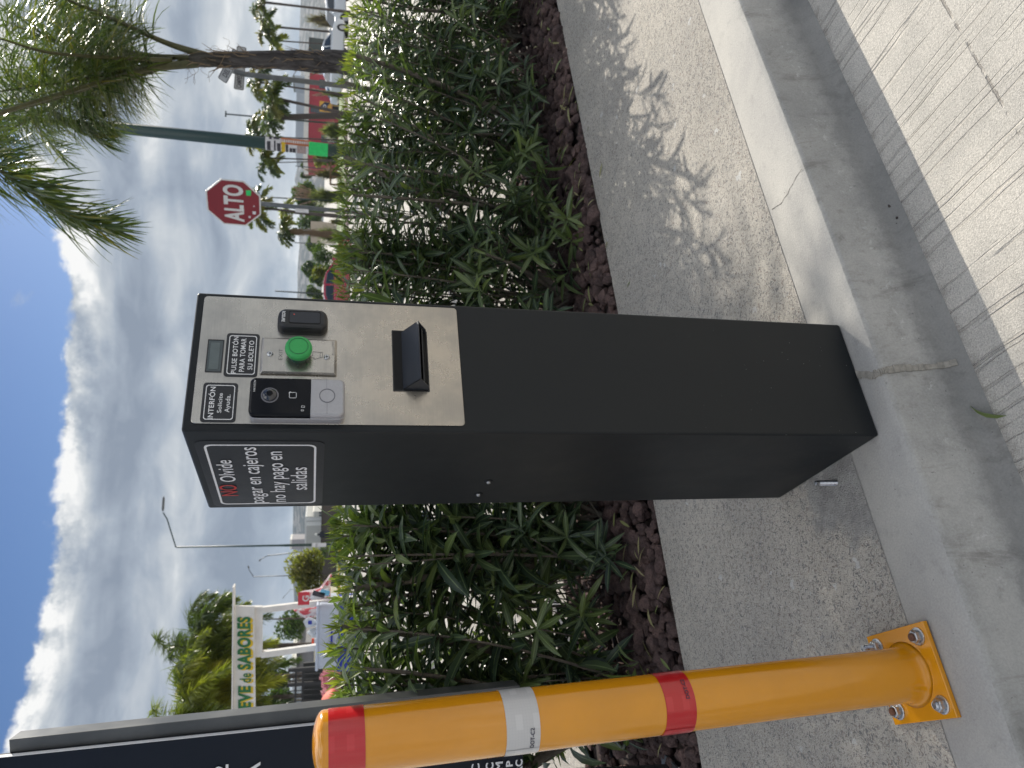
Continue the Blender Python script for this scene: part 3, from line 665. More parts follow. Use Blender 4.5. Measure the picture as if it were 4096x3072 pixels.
# slab edge facing the bed
mb=MB(); vs=[]
for x in XS: vs+=[(*offb(0)(x),0),(*offb(0)(x),-.05)]
mb.add(vs,[(2*i,2*i+1,2*i+3,2*i+2) for i in range(len(XS)-1)]); tag(mb.build('pavement_edge',m_agg),kind='structure')
strip('back_pavement',offb(.95),offb(3.0),0,0,m_agg,n=3,xs=XB)
mb=MB(); vs=[]
for x in XB: vs+=[(*offb(3.0)(x),0),(*offb(3.03)(x),-.15)]
mb.add(vs,[(2*i,2*i+1,2*i+3,2*i+2) for i in range(len(XB)-1)]); tag(mb.build('back_kerb',m_kerb),kind='structure')
XE=np.arange(-3.2,-.98,.1)
strip('bed_end_kerb',offb(.12),offb(.33),.004,.004,m_kerb,n=1,xs=XE)
strip('end_pavement',offb(.50),offb(.96),.003,.003,m_agg,n=1,xs=XE)

gx=np.concatenate([-np.geomspace(900,12,26),np.linspace(-11,11,45),np.geomspace(12,900,26)])
gy_=np.concatenate([np.linspace(-14,12,53),np.geomspace(12.6,1500,46)])
mb=MB(); mb.add([(x,y,gnd(x,y)) for y in gy_ for x in gx],[(j*len(gx)+i,j*len(gx)+i+1,(j+1)*len(gx)+i+1,(j+1)*len(gx)+i) for j in range(len(gy_)-1) for i in range(len(gx)-1)])
m_road2=m_road
tag(mb.build('road',m_road,smooth=True),kind='structure')
# ---------------------------------------------------------------- lava rock mulch
def M_rock():
    m=mat('lava_rock',(.10,.05,.045),.92,spec=.2); nt=m.node_tree; q=G(nt); b=nt.nodes['Principled BSDF']
    P=q.n('ShaderNodeNewGeometry').outputs['Position']; v=q.vor(P,9)
    sx=q.n('ShaderNodeSeparateColor'); q.l(v.outputs['Color'],sx.inputs[0])
    c=q.ramp(q.noise(P,14,3,.6),[(.3,(.062,.045,.043)),(.5,(.115,.078,.071)),(.7,(.19,.125,.11))])
    n=q.noise(P,180,4,.7); k=q.ss(n,.3,.7,.55,1.25,'LINEAR'); q.l(q.mix(1.0,c,q.xyz(k,k,k),'MULTIPLY'),b.inputs['Base Color'])
    bn=q.n('ShaderNodeBump'); bn.inputs['Strength'].default_value=1.0; bn.inputs['Distance'].default_value=.006
    q.l(n,bn.inputs['Height']); q.l(bn.outputs[0],b.inputs['Normal']); return m
m_rock=M_rock()
bm=bmesh.new(); bmesh.ops.create_icosphere(bm,subdivisions=2,radius=1); IV=np.array([v.co[:] for v in bm.verts]); IFc=[tuple(v.index for v in f.verts) for f in bm.faces]; bm.free()
mb=MB()
def rock(x,y,z,r):
    s_=rng.uniform(.7,1.25,3)*r; o_=rng.uniform(0,50,3); A_=rng.uniform(0,6.28)
    k=np.array([1+.38*noise.noise(Vector(p*1.3+o_))+.14*noise.noise(Vector(p*3.7+o_)) for p in IV])
    V=IV*k[:,None]*s_; V[:,2]*=.8; ca,sa=math.cos(A_),math.sin(A_)
    V=np.stack([V[:,0]*ca-V[:,1]*sa+x,V[:,0]*sa+V[:,1]*ca+y,V[:,2]+z],1); mb.add(V.tolist(),IFc)
for i in range(5200):
    x=rng.uniform(-1.9,3.7); d=rng.uniform(.30,.93)
    if i<2700: d=rng.uniform(.012,.36)
    p=offb(d)(x); r_=rng.uniform(.012,.024)*(1+.45*(rng.random()<.12)); d2=max(d,r_*.8); p=offb(d2)(x)
    rock(p[0],p[1],-.028+r_*.5+rng.uniform(0,.022),r_)
tag(mb.build('lava_rock_mulch',m_rock,smooth=False),'dark red brown lava rock covering the planting bed under the hedge','rocks',kind='stuff')
# ---------------------------------------------------------------- leaves
def M_leaf(name,cols,trans=.35,rough=.38,rib=True,tcol=None,tw=.5):
    m=bpy.data.materials.new(name); m.use_nodes=True; nt=m.node_tree; nt.nodes.clear(); q=G(nt)
    o=q.n('ShaderNodeOutputMaterial'); p=q.n('ShaderNodeBsdfPrincipled'); t=q.n('ShaderNodeBsdfTranslucent'); mx=q.n('ShaderNodeMixShader')
    at_=q.n('ShaderNodeAttribute',attribute_name='tint'); c=q.ramp(at_.outputs['Fac'],[(i/(len(cols)-1),cc) for i,cc in enumerate(cols)])
    if rib:
        uv=q.n('ShaderNodeAttribute',attribute_name='luv'); s=q.n('ShaderNodeSeparateXYZ'); q.l(uv.outputs['Vector'],s.inputs[0])
        e=q.ss(q.m('ABSOLUTE',q.m('SUBTRACT',s.outputs[0],.5)),.085,.03); c=q.mix(q.m('MULTIPLY',e,.55),c,(.26,.33,.16,1))
    q.l(c,p.inputs['Base Color']); p.inputs['Roughness'].default_value=rough; p.inputs['Specular IOR Level'].default_value=.4
    tc_=q.mix(1.0,c,tcol or (2.6,3.4,.9,1),'MULTIPLY'); q.l(tc_,t.inputs[0]); mx.inputs[0].default_value=trans
    q.l(p.outputs[0],mx.inputs[1]); q.l(t.outputs[0],mx.inputs[2]); q.l(mx.outputs[0],o.inputs[0]); return m
m_ole=M_leaf('oleander_leaf',[(.028,.048,.030),(.044,.070,.040),(.070,.100,.046),(.105,.142,.05),(.16,.20,.06)],.23,rough=.34,tcol=(2.4,2.8,.9,1))
m_tip=M_leaf('fresh_oleander_leaf',[(.07,.105,.026),(.13,.17,.035),(.22,.24,.05)],.36,tcol=(2.2,2.3,.8,1))
m_bark=mat('grey_brown_bark',(.14,.12,.095),.85,noise_amt=.35,nscale=50,bump=.5,bscale=80)
def leaf(mb,base,dirv,nrm,L,wd,curl,tint,seg=4,fold=.18):
    d=Vector(dirv).normalized(); n=Vector(nrm); n=(n-d*n.dot(d)).normalized(); s=d.cross(n); p=Vector(base); vs=[]; uv=[]
    prof=(.12,.78,1.0,.80,.03) if seg==4 else (.3,1.0,.05)
    for i in range(seg+1):
        t=i/seg; w_=wd*prof[i]/2
        vs+=[p-s*w_+n*w_*fold*2,p,p+s*w_+n*w_*fold*2]; uv+=[(0,t),(.5,t),(1,t)]
        d=(d-n*curl/seg).normalized(); n=(n-d*n.dot(d)).normalized(); p=p+d*L/seg
    fs=[]
    for i in range(seg): a=3*i; fs+=[(a,a+1,a+4,a+3),(a+1,a+2,a+5,a+4)]
    mb.add(vs,fs,uv,tint)
HG=empty('oleander_hedge',(.6,3.0,0),0,'long clipped oleander hedge growing from the lava rock bed behind the dispenser','hedge')
def hloc(mb_): 
    mb_.v=[(a-.6,b-3.0,c) for a,b,c in mb_.v]; return mb_
fol=MB(); tips=MB(); nst=0
TOP=.925
def uv3(): 
    a=rng.uniform(0,6.283); z=rng.uniform(-1,1); r_=math.sqrt(1-z*z); return Vector((r_*math.cos(a),r_*math.sin(a),z))
stems=[]
x=-.80
clumps=[]
while x<3.9:
    clumps.append(x); x+=rng.uniform(.30,.48)
for cx in clumps:
    nn=int(rng.integers(29,36))
    for k in range(nn):
        d0=rng.uniform(.40,.62); b=offb(d0)(cx+rng.normal(0,.05)); base=Vector((b[0],b[1],-.02))
        dx_=rng.normal(0,.20); d1=np.clip(d0+rng.normal(-.02,.17),.20,.86); tpn=offb(d1)(cx+dx_); tz=TOP-.045*min(1,max(0,(cx-1.3)/.5))+rng.uniform(-.035,.005)
        tip=Vector((tpn[0],tpn[1],tz-.035*(d1<.3)-rng.uniform(0,.5)*(rng.random()<.22)))
        mid=base.lerp(tip,.5)+Vector((tip.x-base.x,tip.y-base.y,0))*.25+Vector((rng.normal(0,.02),rng.normal(0,.02),0))
        P=[]
        for i in range(15):
            t=i/14; P.append(base*(1-t)**2+mid*2*t*(1-t)+tip*t*t)
        stems.append((P,rng.uniform(.004,.0085)))
        L=(tip-base).length; a0=rng.uniform(0,6.28); s_=rng.uniform(.08,.22)
        lowleaf=rng.random()<.75
        if not lowleaf: s_=.38
        while s_<L-.005:
            t=s_/L; i=min(13,int(t*14)); pt=P[i].lerp(P[i+1],t*14-i); ax=(P[i+1]-P[i]).normalized()
            step=.027+.018*(1-t)
            if rng.random()<.86:
              for j in range(3):
                a=a0+j*2.094+rng.normal(0,.2); s1=ax.orthogonal().normalized(); s2=ax.cross(s1); outd=s1*math.cos(a)+s2*math.sin(a)
                up_=rng.uniform(.25,1.3) if t>.3 else rng.uniform(-.3,.9)
                LL=rng.uniform(.085,.155)*(1-.35*(t>.93)); dd=outd+ax*up_+uv3()*.28
                nearl=cx<.1
                if nearl: LL*=1.22
                fol_t=min(1,max(0,rng.beta(1.6,3.2)+.30*(t>.86)))
                if rng.random()<.78: leaf(fol,pt,dd,ax*1.0-outd*.2+uv3()*.55,LL,LL*rng.uniform(.13,.185)*(1.12 if nearl else 1),rng.uniform(.1,1.1),fol_t)
            a0+=1.05; s_+=step
        if tip.z>TOP-.09:
            for j in range(int(rng.integers(7,12))):
                a=j*2.4; outd=Vector((math.cos(a),math.sin(a),0)); LL=rng.uniform(.03,.062)
                leaf(tips,tip+uv3()*.012,outd*rng.uniform(.15,.6)+Vector((0,0,1))+uv3()*.15,-outd+uv3()*.2,LL,LL*.16,rng.uniform(-.1,.5),rng.random(),seg=2)
# side shoots low at the front, reaching over the rocks
for i in range(230):
    x=rng.uniform(-.85,3.6) if i<130 else rng.uniform(-.9,.35); d0=rng.uniform(.20,.34) if i<130 else rng.uniform(.30,.75); b=offb(d0)(x); z=rng.uniform(.03,.42); c=Vector((b[0],b[1],z)); ax=Vector((rng.normal(0,.5),-rng.uniform(.1,.9),rng.uniform(.2,1))).normalized()
    bb=Vector((*offb(.5)(x+rng.normal(0,.05)),.03)); stems.append(([bb,bb.lerp(c,.6)+Vector((0,0,.03)),c,c+ax*.09],.003))
    br=rng.random()<.3
    for k in range(int(rng.integers(3,6))):
        for j in range(3):
            a=j*2.094+k*1.05; s1=ax.orthogonal().normalized(); s2=ax.cross(s1); outd=s1*math.cos(a)+s2*math.sin(a); LL=rng.uniform(.07,.13)
            leaf(fol,c+ax*k*.022,outd+ax*rng.uniform(.2,1.2)+uv3()*.2,ax+uv3()*.4,LL,LL*.165,rng.uniform(.1,.9),rng.uniform(.55,.9) if br else rng.beta(1.6,3.2))
print('leaves',len(fol.v)//15,'tips',len(tips.v)//9,'stems',len(stems))
hloc(fol).build('foliage',m_ole,HG,attr=True,smooth=True); o=hloc(tips).build('fresh_shoots',m_tip,HG,attr=True,smooth=True); o['label']='lime green clipped shoot tips'
thick=sorted(stems,key=lambda s:-s[1])
mb=MB()
for P,r_ in thick[60:]: mb.tube([P[i] for i in range(0,len(P),2)],[r_*(1-.6*i/len(P)) for i in range(0,len(P),2)],5,False)
hloc(mb).build('twigs',m_bark,HG)
for P,r_ in thick[:60]:
    mb=MB(); mb.tube([P[i] for i in range(0,len(P),2)],[r_*(2.1 if r_>thick[12][1] else 1.25)*(1-.5*i/len(P)) for i in range(0,len(P),2)],7,False); hloc(mb).build('stem',m_bark,HG,smooth=True)
# fallen leaves
m_fall=M_leaf('fallen_leaf',[(.13,.17,.06),(.20,.20,.08),(.28,.24,.13)],.1)
def flat_leaf(x,y,z,a,L,tint,wd=.19,curl=.4,label=None,side=0):
    mb=MB(); leaf(mb,(-math.cos(a)*L/2,-math.sin(a)*L/2,0),(math.cos(a),math.sin(a),.12),(side*math.sin(a),-side*math.cos(a),1),L,L*wd,curl,tint)
    o=mb.build('fallen_leaf',m_fall,attr=True,smooth=True); o.location=(x,y,z); return tag(o,label,'leaf')
pL=gz(3948,1672,ZR); flat_leaf(pL[0],pL[1],ZR+.010,math.atan2(1.032-1.081,-.060+.022),.066,.05,.23,.9,'curled olive green leaf lying on the road in the kerb shadow',side=1.2)
mb=MB()
for i in range(150):
    x=rng.uniform(-1.2,3.2); d=rng.uniform(-.015,.3) if rng.random()<.9 else rng.uniform(-.12,0); p=offb(d)(x); a=rng.uniform(0,6.28); L=rng.uniform(.03,.085)
    leaf(mb,(p[0],p[1],.012+(.018 if d>.0 else -.008)),(math.cos(a),math.sin(a),.05),(rng.normal(0,.3),rng.normal(0,.3),1),L,L*.16,rng.uniform(0,.8),rng.random())
tag(mb.build('leaf_litter',m_fall,attr=True,smooth=True),'dry fallen oleander leaves scattered over the lava rock','leaf litter',kind='stuff')
m_deb=mat('dark_debris',(.06,.05,.045),.9,noise_amt=.4,nscale=60)
for X,Y,lab in((3497,778,'dark scrap of litter in the gutter beside the larger crumbs'),(3576,872,'brown crumb of dirt and leaf in the gutter'),(3540,850,'pile of dark grit lying along the foot of the kerb')):
    p=gz(X,Y,ZR); mb_=mb=MB()
    for k in range(7): rock(rng.normal(0,.008),rng.normal(0,.008),.002,rng.uniform(.002,.005))
    o=mb.build('debris',m_deb); o.location=(p[0],p[1],ZR+.001); tag(o,lab,'debris')
# ---------------------------------------------------------------- palms
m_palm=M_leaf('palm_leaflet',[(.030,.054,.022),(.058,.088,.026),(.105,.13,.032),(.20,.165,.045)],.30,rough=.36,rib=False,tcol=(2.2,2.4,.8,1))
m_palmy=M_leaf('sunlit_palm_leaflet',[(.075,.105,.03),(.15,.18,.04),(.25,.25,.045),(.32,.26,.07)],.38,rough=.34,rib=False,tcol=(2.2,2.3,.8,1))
m_petiole=mat('palm_petiole',(.085,.085,.035),.6,noise_amt=.3,nscale=30)
m_trunk=mat('palm_trunk_bark',(.085,.07,.062),.9,noise_amt=.45,nscale=22,bump=.8,bscale=45)
m_dead=mat('dry_palm_fibre',(.22,.16,.10),.9,noise_amt=.4,nscale=20)
def smooth_path(P,n):
    P=[Vector(p) for p in P]; out=[]
    Q=[P[0]*2-P[1]]+P+[P[-1]*2-P[-2]]
    for i in range(1,len(Q)-2):
        for k in range(n):
            t=k/n; a,b,c,d=Q[i-1],Q[i],Q[i+1],Q[i+2]
            out.append(.5*((2*b)+(c-a)*t+(2*a-5*b+4*c-d)*t*t+(3*b-a-3*c+d)*t**3))
    out.append(Q[-2]); return out
def frond(mb,pet,path,L,nl,wd,r0=.012,start=.22,droop=.5,seg=4,rg=rng,plume=.5,tint=None,tipl=.45):
    "feather frond: rachis tube plus nl leaflets a side, standing at several angles as a queen palm's do"
    pet.tube(path,[max(.002,r0*(1-.85*i/(len(path)-1))) for i in range(len(path))],6,False)
    cum=[0]
    for a,b in zip(path[:-1],path[1:]): cum.append(cum[-1]+(b-a).length)
    T_=cum[-1]
    for k in range(nl):
        t=start+(1-start)*(k+.5)/nl; s_=t*T_; i=max(j for j in range(len(cum)-1) if cum[j]<=s_ or j==0); u=(s_-cum[i])/max(1e-6,cum[i+1]-cum[i]); p=path[i].lerp(path[i+1],u)
        ax=(path[i+1]-path[i]).normalized(); sd=ax.cross(Vector((0,0,1)))
        if sd.length<.1: sd=ax.orthogonal()
        sd.normalize(); upv=sd.cross(ax)
        ll=L*(math.sin(math.pi*min(1,.22+.78*(t-start)/(1-start)))**.5*(1-tipl)+tipl*.6)
        for sg in(-1,1):
            for rep in range(1):
                a=rg.normal(0,plume); d=(sd*sg*math.cos(a)+upv*math.sin(a))+ax*rg.uniform(.35,.9)
                tn=(tint if tint is not None else rg.beta(1.5,2.5)); LL=ll*rg.uniform(.75,1.1)
                # drooping leaflet
                dd=d.normalized(); q_=p.copy(); vs=[];uv=[]; nn=Vector((0,0,1)); nn=(nn-dd*nn.dot(dd)); nn=nn.normalized() if nn.length>.01 else upv
                dr=droop*rg.uniform(.4,1.5); side=dd.cross(nn)
                if rg.random()<.5: side=(side+nn*rg.normal(0,.7)).normalized()
                for z_ in range(seg+1):
                    w_=wd*(.5,1,.9,.6,.08)[int(round(z_*4/seg))]/2; vs+=[q_-side*w_,q_+side*w_]; uv+=[(0,0),(1,0)]
                    dd=(dd+Vector((0,0,-1))*dr/seg).normalized(); q_=q_+dd*LL/seg
                mb.add(vs,[(2*z_,2*z_+1,2*z_+3,2*z_+2) for z_ in range(seg)],uv,tn)
# near palm behind the hedge
yP=5.6
def Z1(x,y): return (x/1.58,y/1.58)
def WP(x,y,dy=0.0): X,Y=Z1(x,y); return W(X,Y,yP+dy)
base=WP(2150,392); PG=empty('queen_palm',(base.x,base.y,0),0,'large young palm with a dark shaggy trunk and arching fronds rising behind the hedge','palm tree')
def ploc(mb_): mb_.v=[(a-base.x,b-base.y,c) for a,b,c in mb_.v]; return mb_
mb=MB(); sc_=pxm(yP)/1.58
tr=[(2150,392,150),(2000,392,142),(1900,384,128),(1750,378,114),(1600,376,106),(1480,376,100),(1400,376,95),(1300,378,92),(1200,384,70)]
pts=[Vector((base.x,base.y,-.15)),Vector((base.x,base.y,.35))]+[WP(a,b) for a,b,_ in tr]; rd=[.17,.155]+[c*sc_*.44 for _,_,c in tr]
P_=[];R_=[]
sp=smooth_path(pts,6); rr=np.interp(np.linspace(0,len(rd)-1,len(sp)),range(len(rd)),rd)
mb.tube(sp,[r_*(1+.06*noise.noise(p*9)) for p,r_ in zip(sp,rr)],20)
def M_ptrunk():
    m=mat('old_palm_trunk',(.085,.07,.062),.9,spec=.2); nt=m.node_tree; q=G(nt); b=nt.nodes['Principled BSDF']
    P=q.n('ShaderNodeNewGeometry').outputs['Position']
    z=q.n('ShaderNodeSeparateXYZ'); q.l(P,z.inputs[0])
    f=q.noise(q.mapv(P,(24,24,4)),1,6,.7,1.2); pt=q.noise(P,5,5,.7)
    c=q.ramp(f,[(.28,(.022,.020,.020)),(.46,(.070,.062,.060)),(.62,(.13,.12,.115)),(.78,(.22,.205,.19))])
    c=q.mix(q.m('MULTIPLY',q.ss(pt,.56,.66),q.m('MULTIPLY',q.ss(z.outputs[2],1.35,1.0),.75)),c,(.30,.28,.25,1))
    c=q.mix(q.m('MULTIPLY',q.ss(z.outputs[2],1.5,2.3),.6),c,(.07,.07,.035,1))
    q.l(c,b.inputs['Base Color']); bn=q.n('ShaderNodeBump'); bn.inputs['Strength'].default_value=1; bn.inputs['Distance'].default_value=.02; q.l(f,bn.inputs['Height']); q.l(bn.outputs[0],b.inputs['Normal']); return m
ploc(mb).build('trunk',M_ptrunk(),PG,smooth=True)
mb=MB()
for k in range(70):       # shaggy leaf-base fibres on the trunk
    i=int(rng.integers(12,len(sp)-3)); a=rng.uniform(0,6.28); o_=Vector((math.cos(a),math.sin(a),0)); p=sp[i]+o_*rr[i]*.98
    L=rng.uniform(.05,.20); path=[p,p+o_*.006+Vector((rng.normal(0,.01),0,L*.5)),p+o_*rng.uniform(.005,.018)+Vector((rng.normal(0,.03),0,L))]
    mb.tube(path,[.004,.003,.001],4,False)
for k in range(26):
    p=WP(rng.uniform(1150,1450),rng.choice([334,428])+rng.normal(0,4)); P=[p]
    d=Vector((rng.choice([-1,1])*rng.uniform(.3,1),0,rng.normal(0,.6)))
    for j in range(6): P.append(P[-1]+d*.022); d=(d+Vector((rng.normal(0,.6),0,rng.normal(0,.6)))).normalized()
    mb.tube(P,.0012,3,False)
ploc(mb).build('trunk_fibres',m_dead,PG)
FR=[  # control points (zoom px x, zoom px y, extra depth), leaflet count
 ([(1300,350,0),(1150,305,0),(1000,250,0),(700,115,-.1),(430,0,-.2),(150,-110,-.3)],75,.028,.30),
 ([(1250,400,0),(1050,420,0),(900,445,-.1),(650,520,-.2),(350,620,-.4),(0,715,-.5),(-300,760,-.6)],95,.032,.18),
 ([(1200,365,0),(900,350,.1),(600,320,.2),(300,240,.3),(0,120,.2)],80,.020,.22),
 ([(1150,395,0),(800,440,.3),(450,600,.6),(100,800,.7),(-200,960,.6)],80,.020,.2),
 ([(1000,420,.1),(500,560,-.5),(-100,760,-1.0),(-250,950,-1.2),(0,1080,-1.3),(220,1230,-1.3),(450,1370,-1.3),(740,1450,-1.3)],120,.016,.55),
 ([(1100,400,.2),(700,480,.5),(420,560,.7),(330,680,.8),(420,790,.8),(640,850,.8)],80,.015,.25),
 ([(1050,390,0),(650,380,.6),(350,380,1.0),(150,470,1.2),(130,650,1.3),(300,880,1.2),(420,1010,1.1)],85,.014,.3),
 ([(1100,370,0),(700,300,.5),(420,180,.9),(300,90,1.0),(420,10,1.0)],70,.014,.3),
 ([(1050,400,0),(600,470,.2),(250,520,.3),(50,640,.2),(-20,850,.0),(60,1040,-.1),(180,1130,-.2)],85,.014,.35),
 ([(1080,380,0),(650,360,-.4),(300,330,-.7),(50,260,-.9),(-150,200,-1)],75,.016,.25),
 ([(1100,410,.1),(780,520,.4),(560,640,.6),(520,760,.7),(640,900,.7)],60,.012,.3),
 ([(1100,400,.2),(820,460,.6),(600,560,.8),(520,640,.8),(560,740,.8),(700,830,.7)],70,.012,.3),
 ([(1050,390,0),(720,330,.3),(520,220,.5),(520,120,.6),(660,60,.6)],60,.012,.3),
 ([(1080,385,0),(600,330,.8),(250,200,1.4),(60,60,1.6),(-100,-20,1.7)],70,.014,.2),
 ([(1060,400,0),(520,500,-.2),(120,560,-.3),(-150,600,-.4)],90,.014,.2),
 ([(1050,380,0),(560,410,1.0),(260,440,1.6),(60,440,2.0),(-60,400,2.2)],70,.012,.25),
]
for P,nl,r0,st in FR:
    lf=MB(); pt_=MB(); path=smooth_path([WP(a,b,c) for a,b,c in P],7)
    frond(lf,pt_,path,.50,int(nl*1.55),.0115,r0,start=st,droop=.95,plume=.55)
    o=ploc(pt_).build('frond',m_petiole,PG,smooth=True); ploc(lf).build('leaflets',m_palm,o,attr=True)
# far palms: three crown shapes, copied
def crown_mesh(seed,nf,FL,droop,wd,ll,nl,mtl,seg=2,up=(.2,1.2)):
    rg=np.random.default_rng(seed); lf=MB(); pt_=MB()
    for k in range(nf):
        a=k*2.4+rg.normal(0,.25); e=rg.uniform(*up); d=Vector((math.cos(a)*math.cos(e),math.sin(a)*math.cos(e),math.sin(e))); p=Vector((0,0,0)); path=[p.copy()]; L=FL*rg.uniform(.8,1.1)
        for j in range(10): p=p+d*L/10; path.append(p.copy()); d=(d+Vector((0,0,-1))*droop*rg.uniform(.7,1.2)/10*(1+j*.12)).normalized()
        frond(lf,pt_,path,ll,nl,wd,.025,start=.15,droop=.8,seg=seg,rg=rg,plume=.5,tint=min(1,max(0,rg.beta(1.5,2.2))))
    o1=lf.build('crown',mtl,attr=True); o2=pt_.build('frond_ribs',m_petiole); m1,m2=o1.data,o2.data
    for o in(o1,o2): bpy.data.objects.remove(o)
    return m1,m2
CR=[crown_mesh(s,n,1.65,1.7,.10,.50,38,m_palm) for s,n in((3,13),(5,16),(8,12))]
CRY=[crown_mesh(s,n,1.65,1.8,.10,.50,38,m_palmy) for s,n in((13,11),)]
def inst(name,me,parent,sc=1.0,loc=(0,0,0),rz=0):
    o=bpy.data.objects.new(name,me); COL.objects.link(o); o.parent=parent; o.scale=(sc,)*3; o.location=loc; o.rotation_euler=(0,0,rz); return o
def far_palm(X,Y,Xb,Yb,d,rpx,var,label,tw=7,yel=False,dl=1.6,skirt=False):
    c=W(X,Y,d); b=W(Xb,Yb,d); dirr=(b-c).normalized() if (b-c).length>.01 else Vector((0,0,-1)); zg=gnd(c.x,c.y)-.05
    t=(c.z-zg)/max(.05,-dirr.z); base=c+dirr*t
    e=empty('palm_tree',(base.x,base.y,zg),0,label,'palm tree','palms across the street')
    me=(CRY[0] if yel else CR[var]); s=rpx*(1.22 if var<3 else 1.0)*pxm(d)/dl; cl=c-Vector((base.x,base.y,zg))
    inst('crown',me[0],e,s,cl,var*1.3+X); inst('frond_ribs',me[1],e,s,cl,var*1.3+X)
    mb=MB(); tr_=tw*pxm(d)/2; mb.tube([Vector((0,0,-.1)),cl*.25,cl*.6,cl],[tr_*1.25,tr_,tr_*.85,tr_*.9],8); mb.build('trunk',m_trunk,e,smooth=True)
    if skirt:
        mb=MB()
        for k in range(260):
            a=rng.uniform(0,6.28); z0=cl.z*rng.uniform(.25,1); r_=tr_*rng.uniform(1,2.6); p=Vector((cl.x*z0/cl.z+math.cos(a)*tr_,cl.y*z0/cl.z+math.sin(a)*tr_,z0)); mb.tube([p,p+Vector((math.cos(a)*r_,math.sin(a)*r_,-rng.uniform(.3,1.0)*cl.z*.3))],[.02,.008],3,False)
        mb.build('dead_frond_skirt',m_dead,e)
    return e
far_palm(1064,10,1300,37,42,78,0,'far palm at the upper edge of the picture beyond the white vehicles',10)
far_palm(1070,105,1300,125,45,70,1,'far palm between the two rightmost ones, right of the shaggy palm',9)
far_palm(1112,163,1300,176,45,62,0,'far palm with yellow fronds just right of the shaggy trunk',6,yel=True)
far_palm(1045,330,1330,372,40,80,2,'far palm directly behind the street name sign post',8)
far_palm(1110,395,1340,445,38,92,1,'broad thick crowned palm in front of the red building',13)
far_palm(1100,470,1345,462,40,88,0,'thick trunked palm beside the yellow sign on the red building',26)
far_palm(1035,545,1340,560,46,82,2,'far palm just behind the poster covered green pole',6)
far_palm(1080,632,1320,641,42,80,1,'far palm between the green pole and the stop sign with a drooping yellow frond',6)
far_palm(1110,650,1320,645,42.5,45,0,'small yellow crowned palm beside the one left of the green pole',4,yel=True)
far_palm(1050,832,1330,862,36,90,2,'tall palm whose crown shows around the stop sign edge',10)
far_palm(1150,850,1330,868,41,55,1,'small yellowish palm behind the stop sign post',6,yel=True)
far_palm(1150,925,1335,938,40,62,1,'stocky fan of fronds over a shaggy brown skirted trunk left of the stop sign post',9,skirt=True)
# the big palm cluster on the left
def big_palm(X,Y,d,rpx,var,label,tw,Xb=None,Yb=None,yel=False): return far_palm(X,Y,Xb or 1300,Yb or Y-25,d,rpx,var,label,tw,yel)
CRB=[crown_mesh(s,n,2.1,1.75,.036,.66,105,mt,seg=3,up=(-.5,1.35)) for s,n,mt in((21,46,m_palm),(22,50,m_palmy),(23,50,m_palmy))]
CR+=CRB
big_palm(835,2590,19,192,3,'tallest big palm with dark green crown above the white food stand board',24,1290,2580)
big_palm(870,2720,18,195,4,'big yellow green palm behind the food stand lettering',22)
big_palm(850,2880,17,222,5,'big yellow green palm at the edge of the dark totem sign',24)
big_palm(960,2800,20,190,3,'lower dark palm crown hanging behind the food stand board',20)
far_palm(930,2480,1290,2472,24,95,0,'small palm with tan fronds right of the big palm cluster by the stand',6,yel=True)
# ---------------------------------------------------------------- shrubs and trees
def M_fol(name,cols,tr=.25): return M_leaf(name,cols,tr,rough=.6,rib=False)
m_treeg=M_fol('tree_leaf',[(.025,.045,.018),(.05,.075,.025),(.09,.11,.035)])
m_treeo=M_fol('olive_tree_leaf',[(.06,.062,.018),(.12,.11,.03),(.20,.17,.05)],.35)
m_grass_t=M_fol('pampas_blade',[(.075,.08,.05),(.14,.14,.085),(.24,.22,.15)],.3)
m_grass_b=M_fol('dry_pampas_blade',[(.06,.05,.035),(.12,.095,.065),(.22,.17,.12)],.2)
m_plume=M_leaf('pampas_plume',[(.26,.19,.155),(.36,.27,.22),(.45,.36,.30)],.35,rough=.7,rib=False,tcol=(1.2,1.1,1,1))
m_pink=M_leaf('pink_blossom',[(.50,.17,.20),(.62,.30,.34),(.72,.46,.47)],.3,rough=.6,rib=False,tcol=(1.1,1,1.05,1))
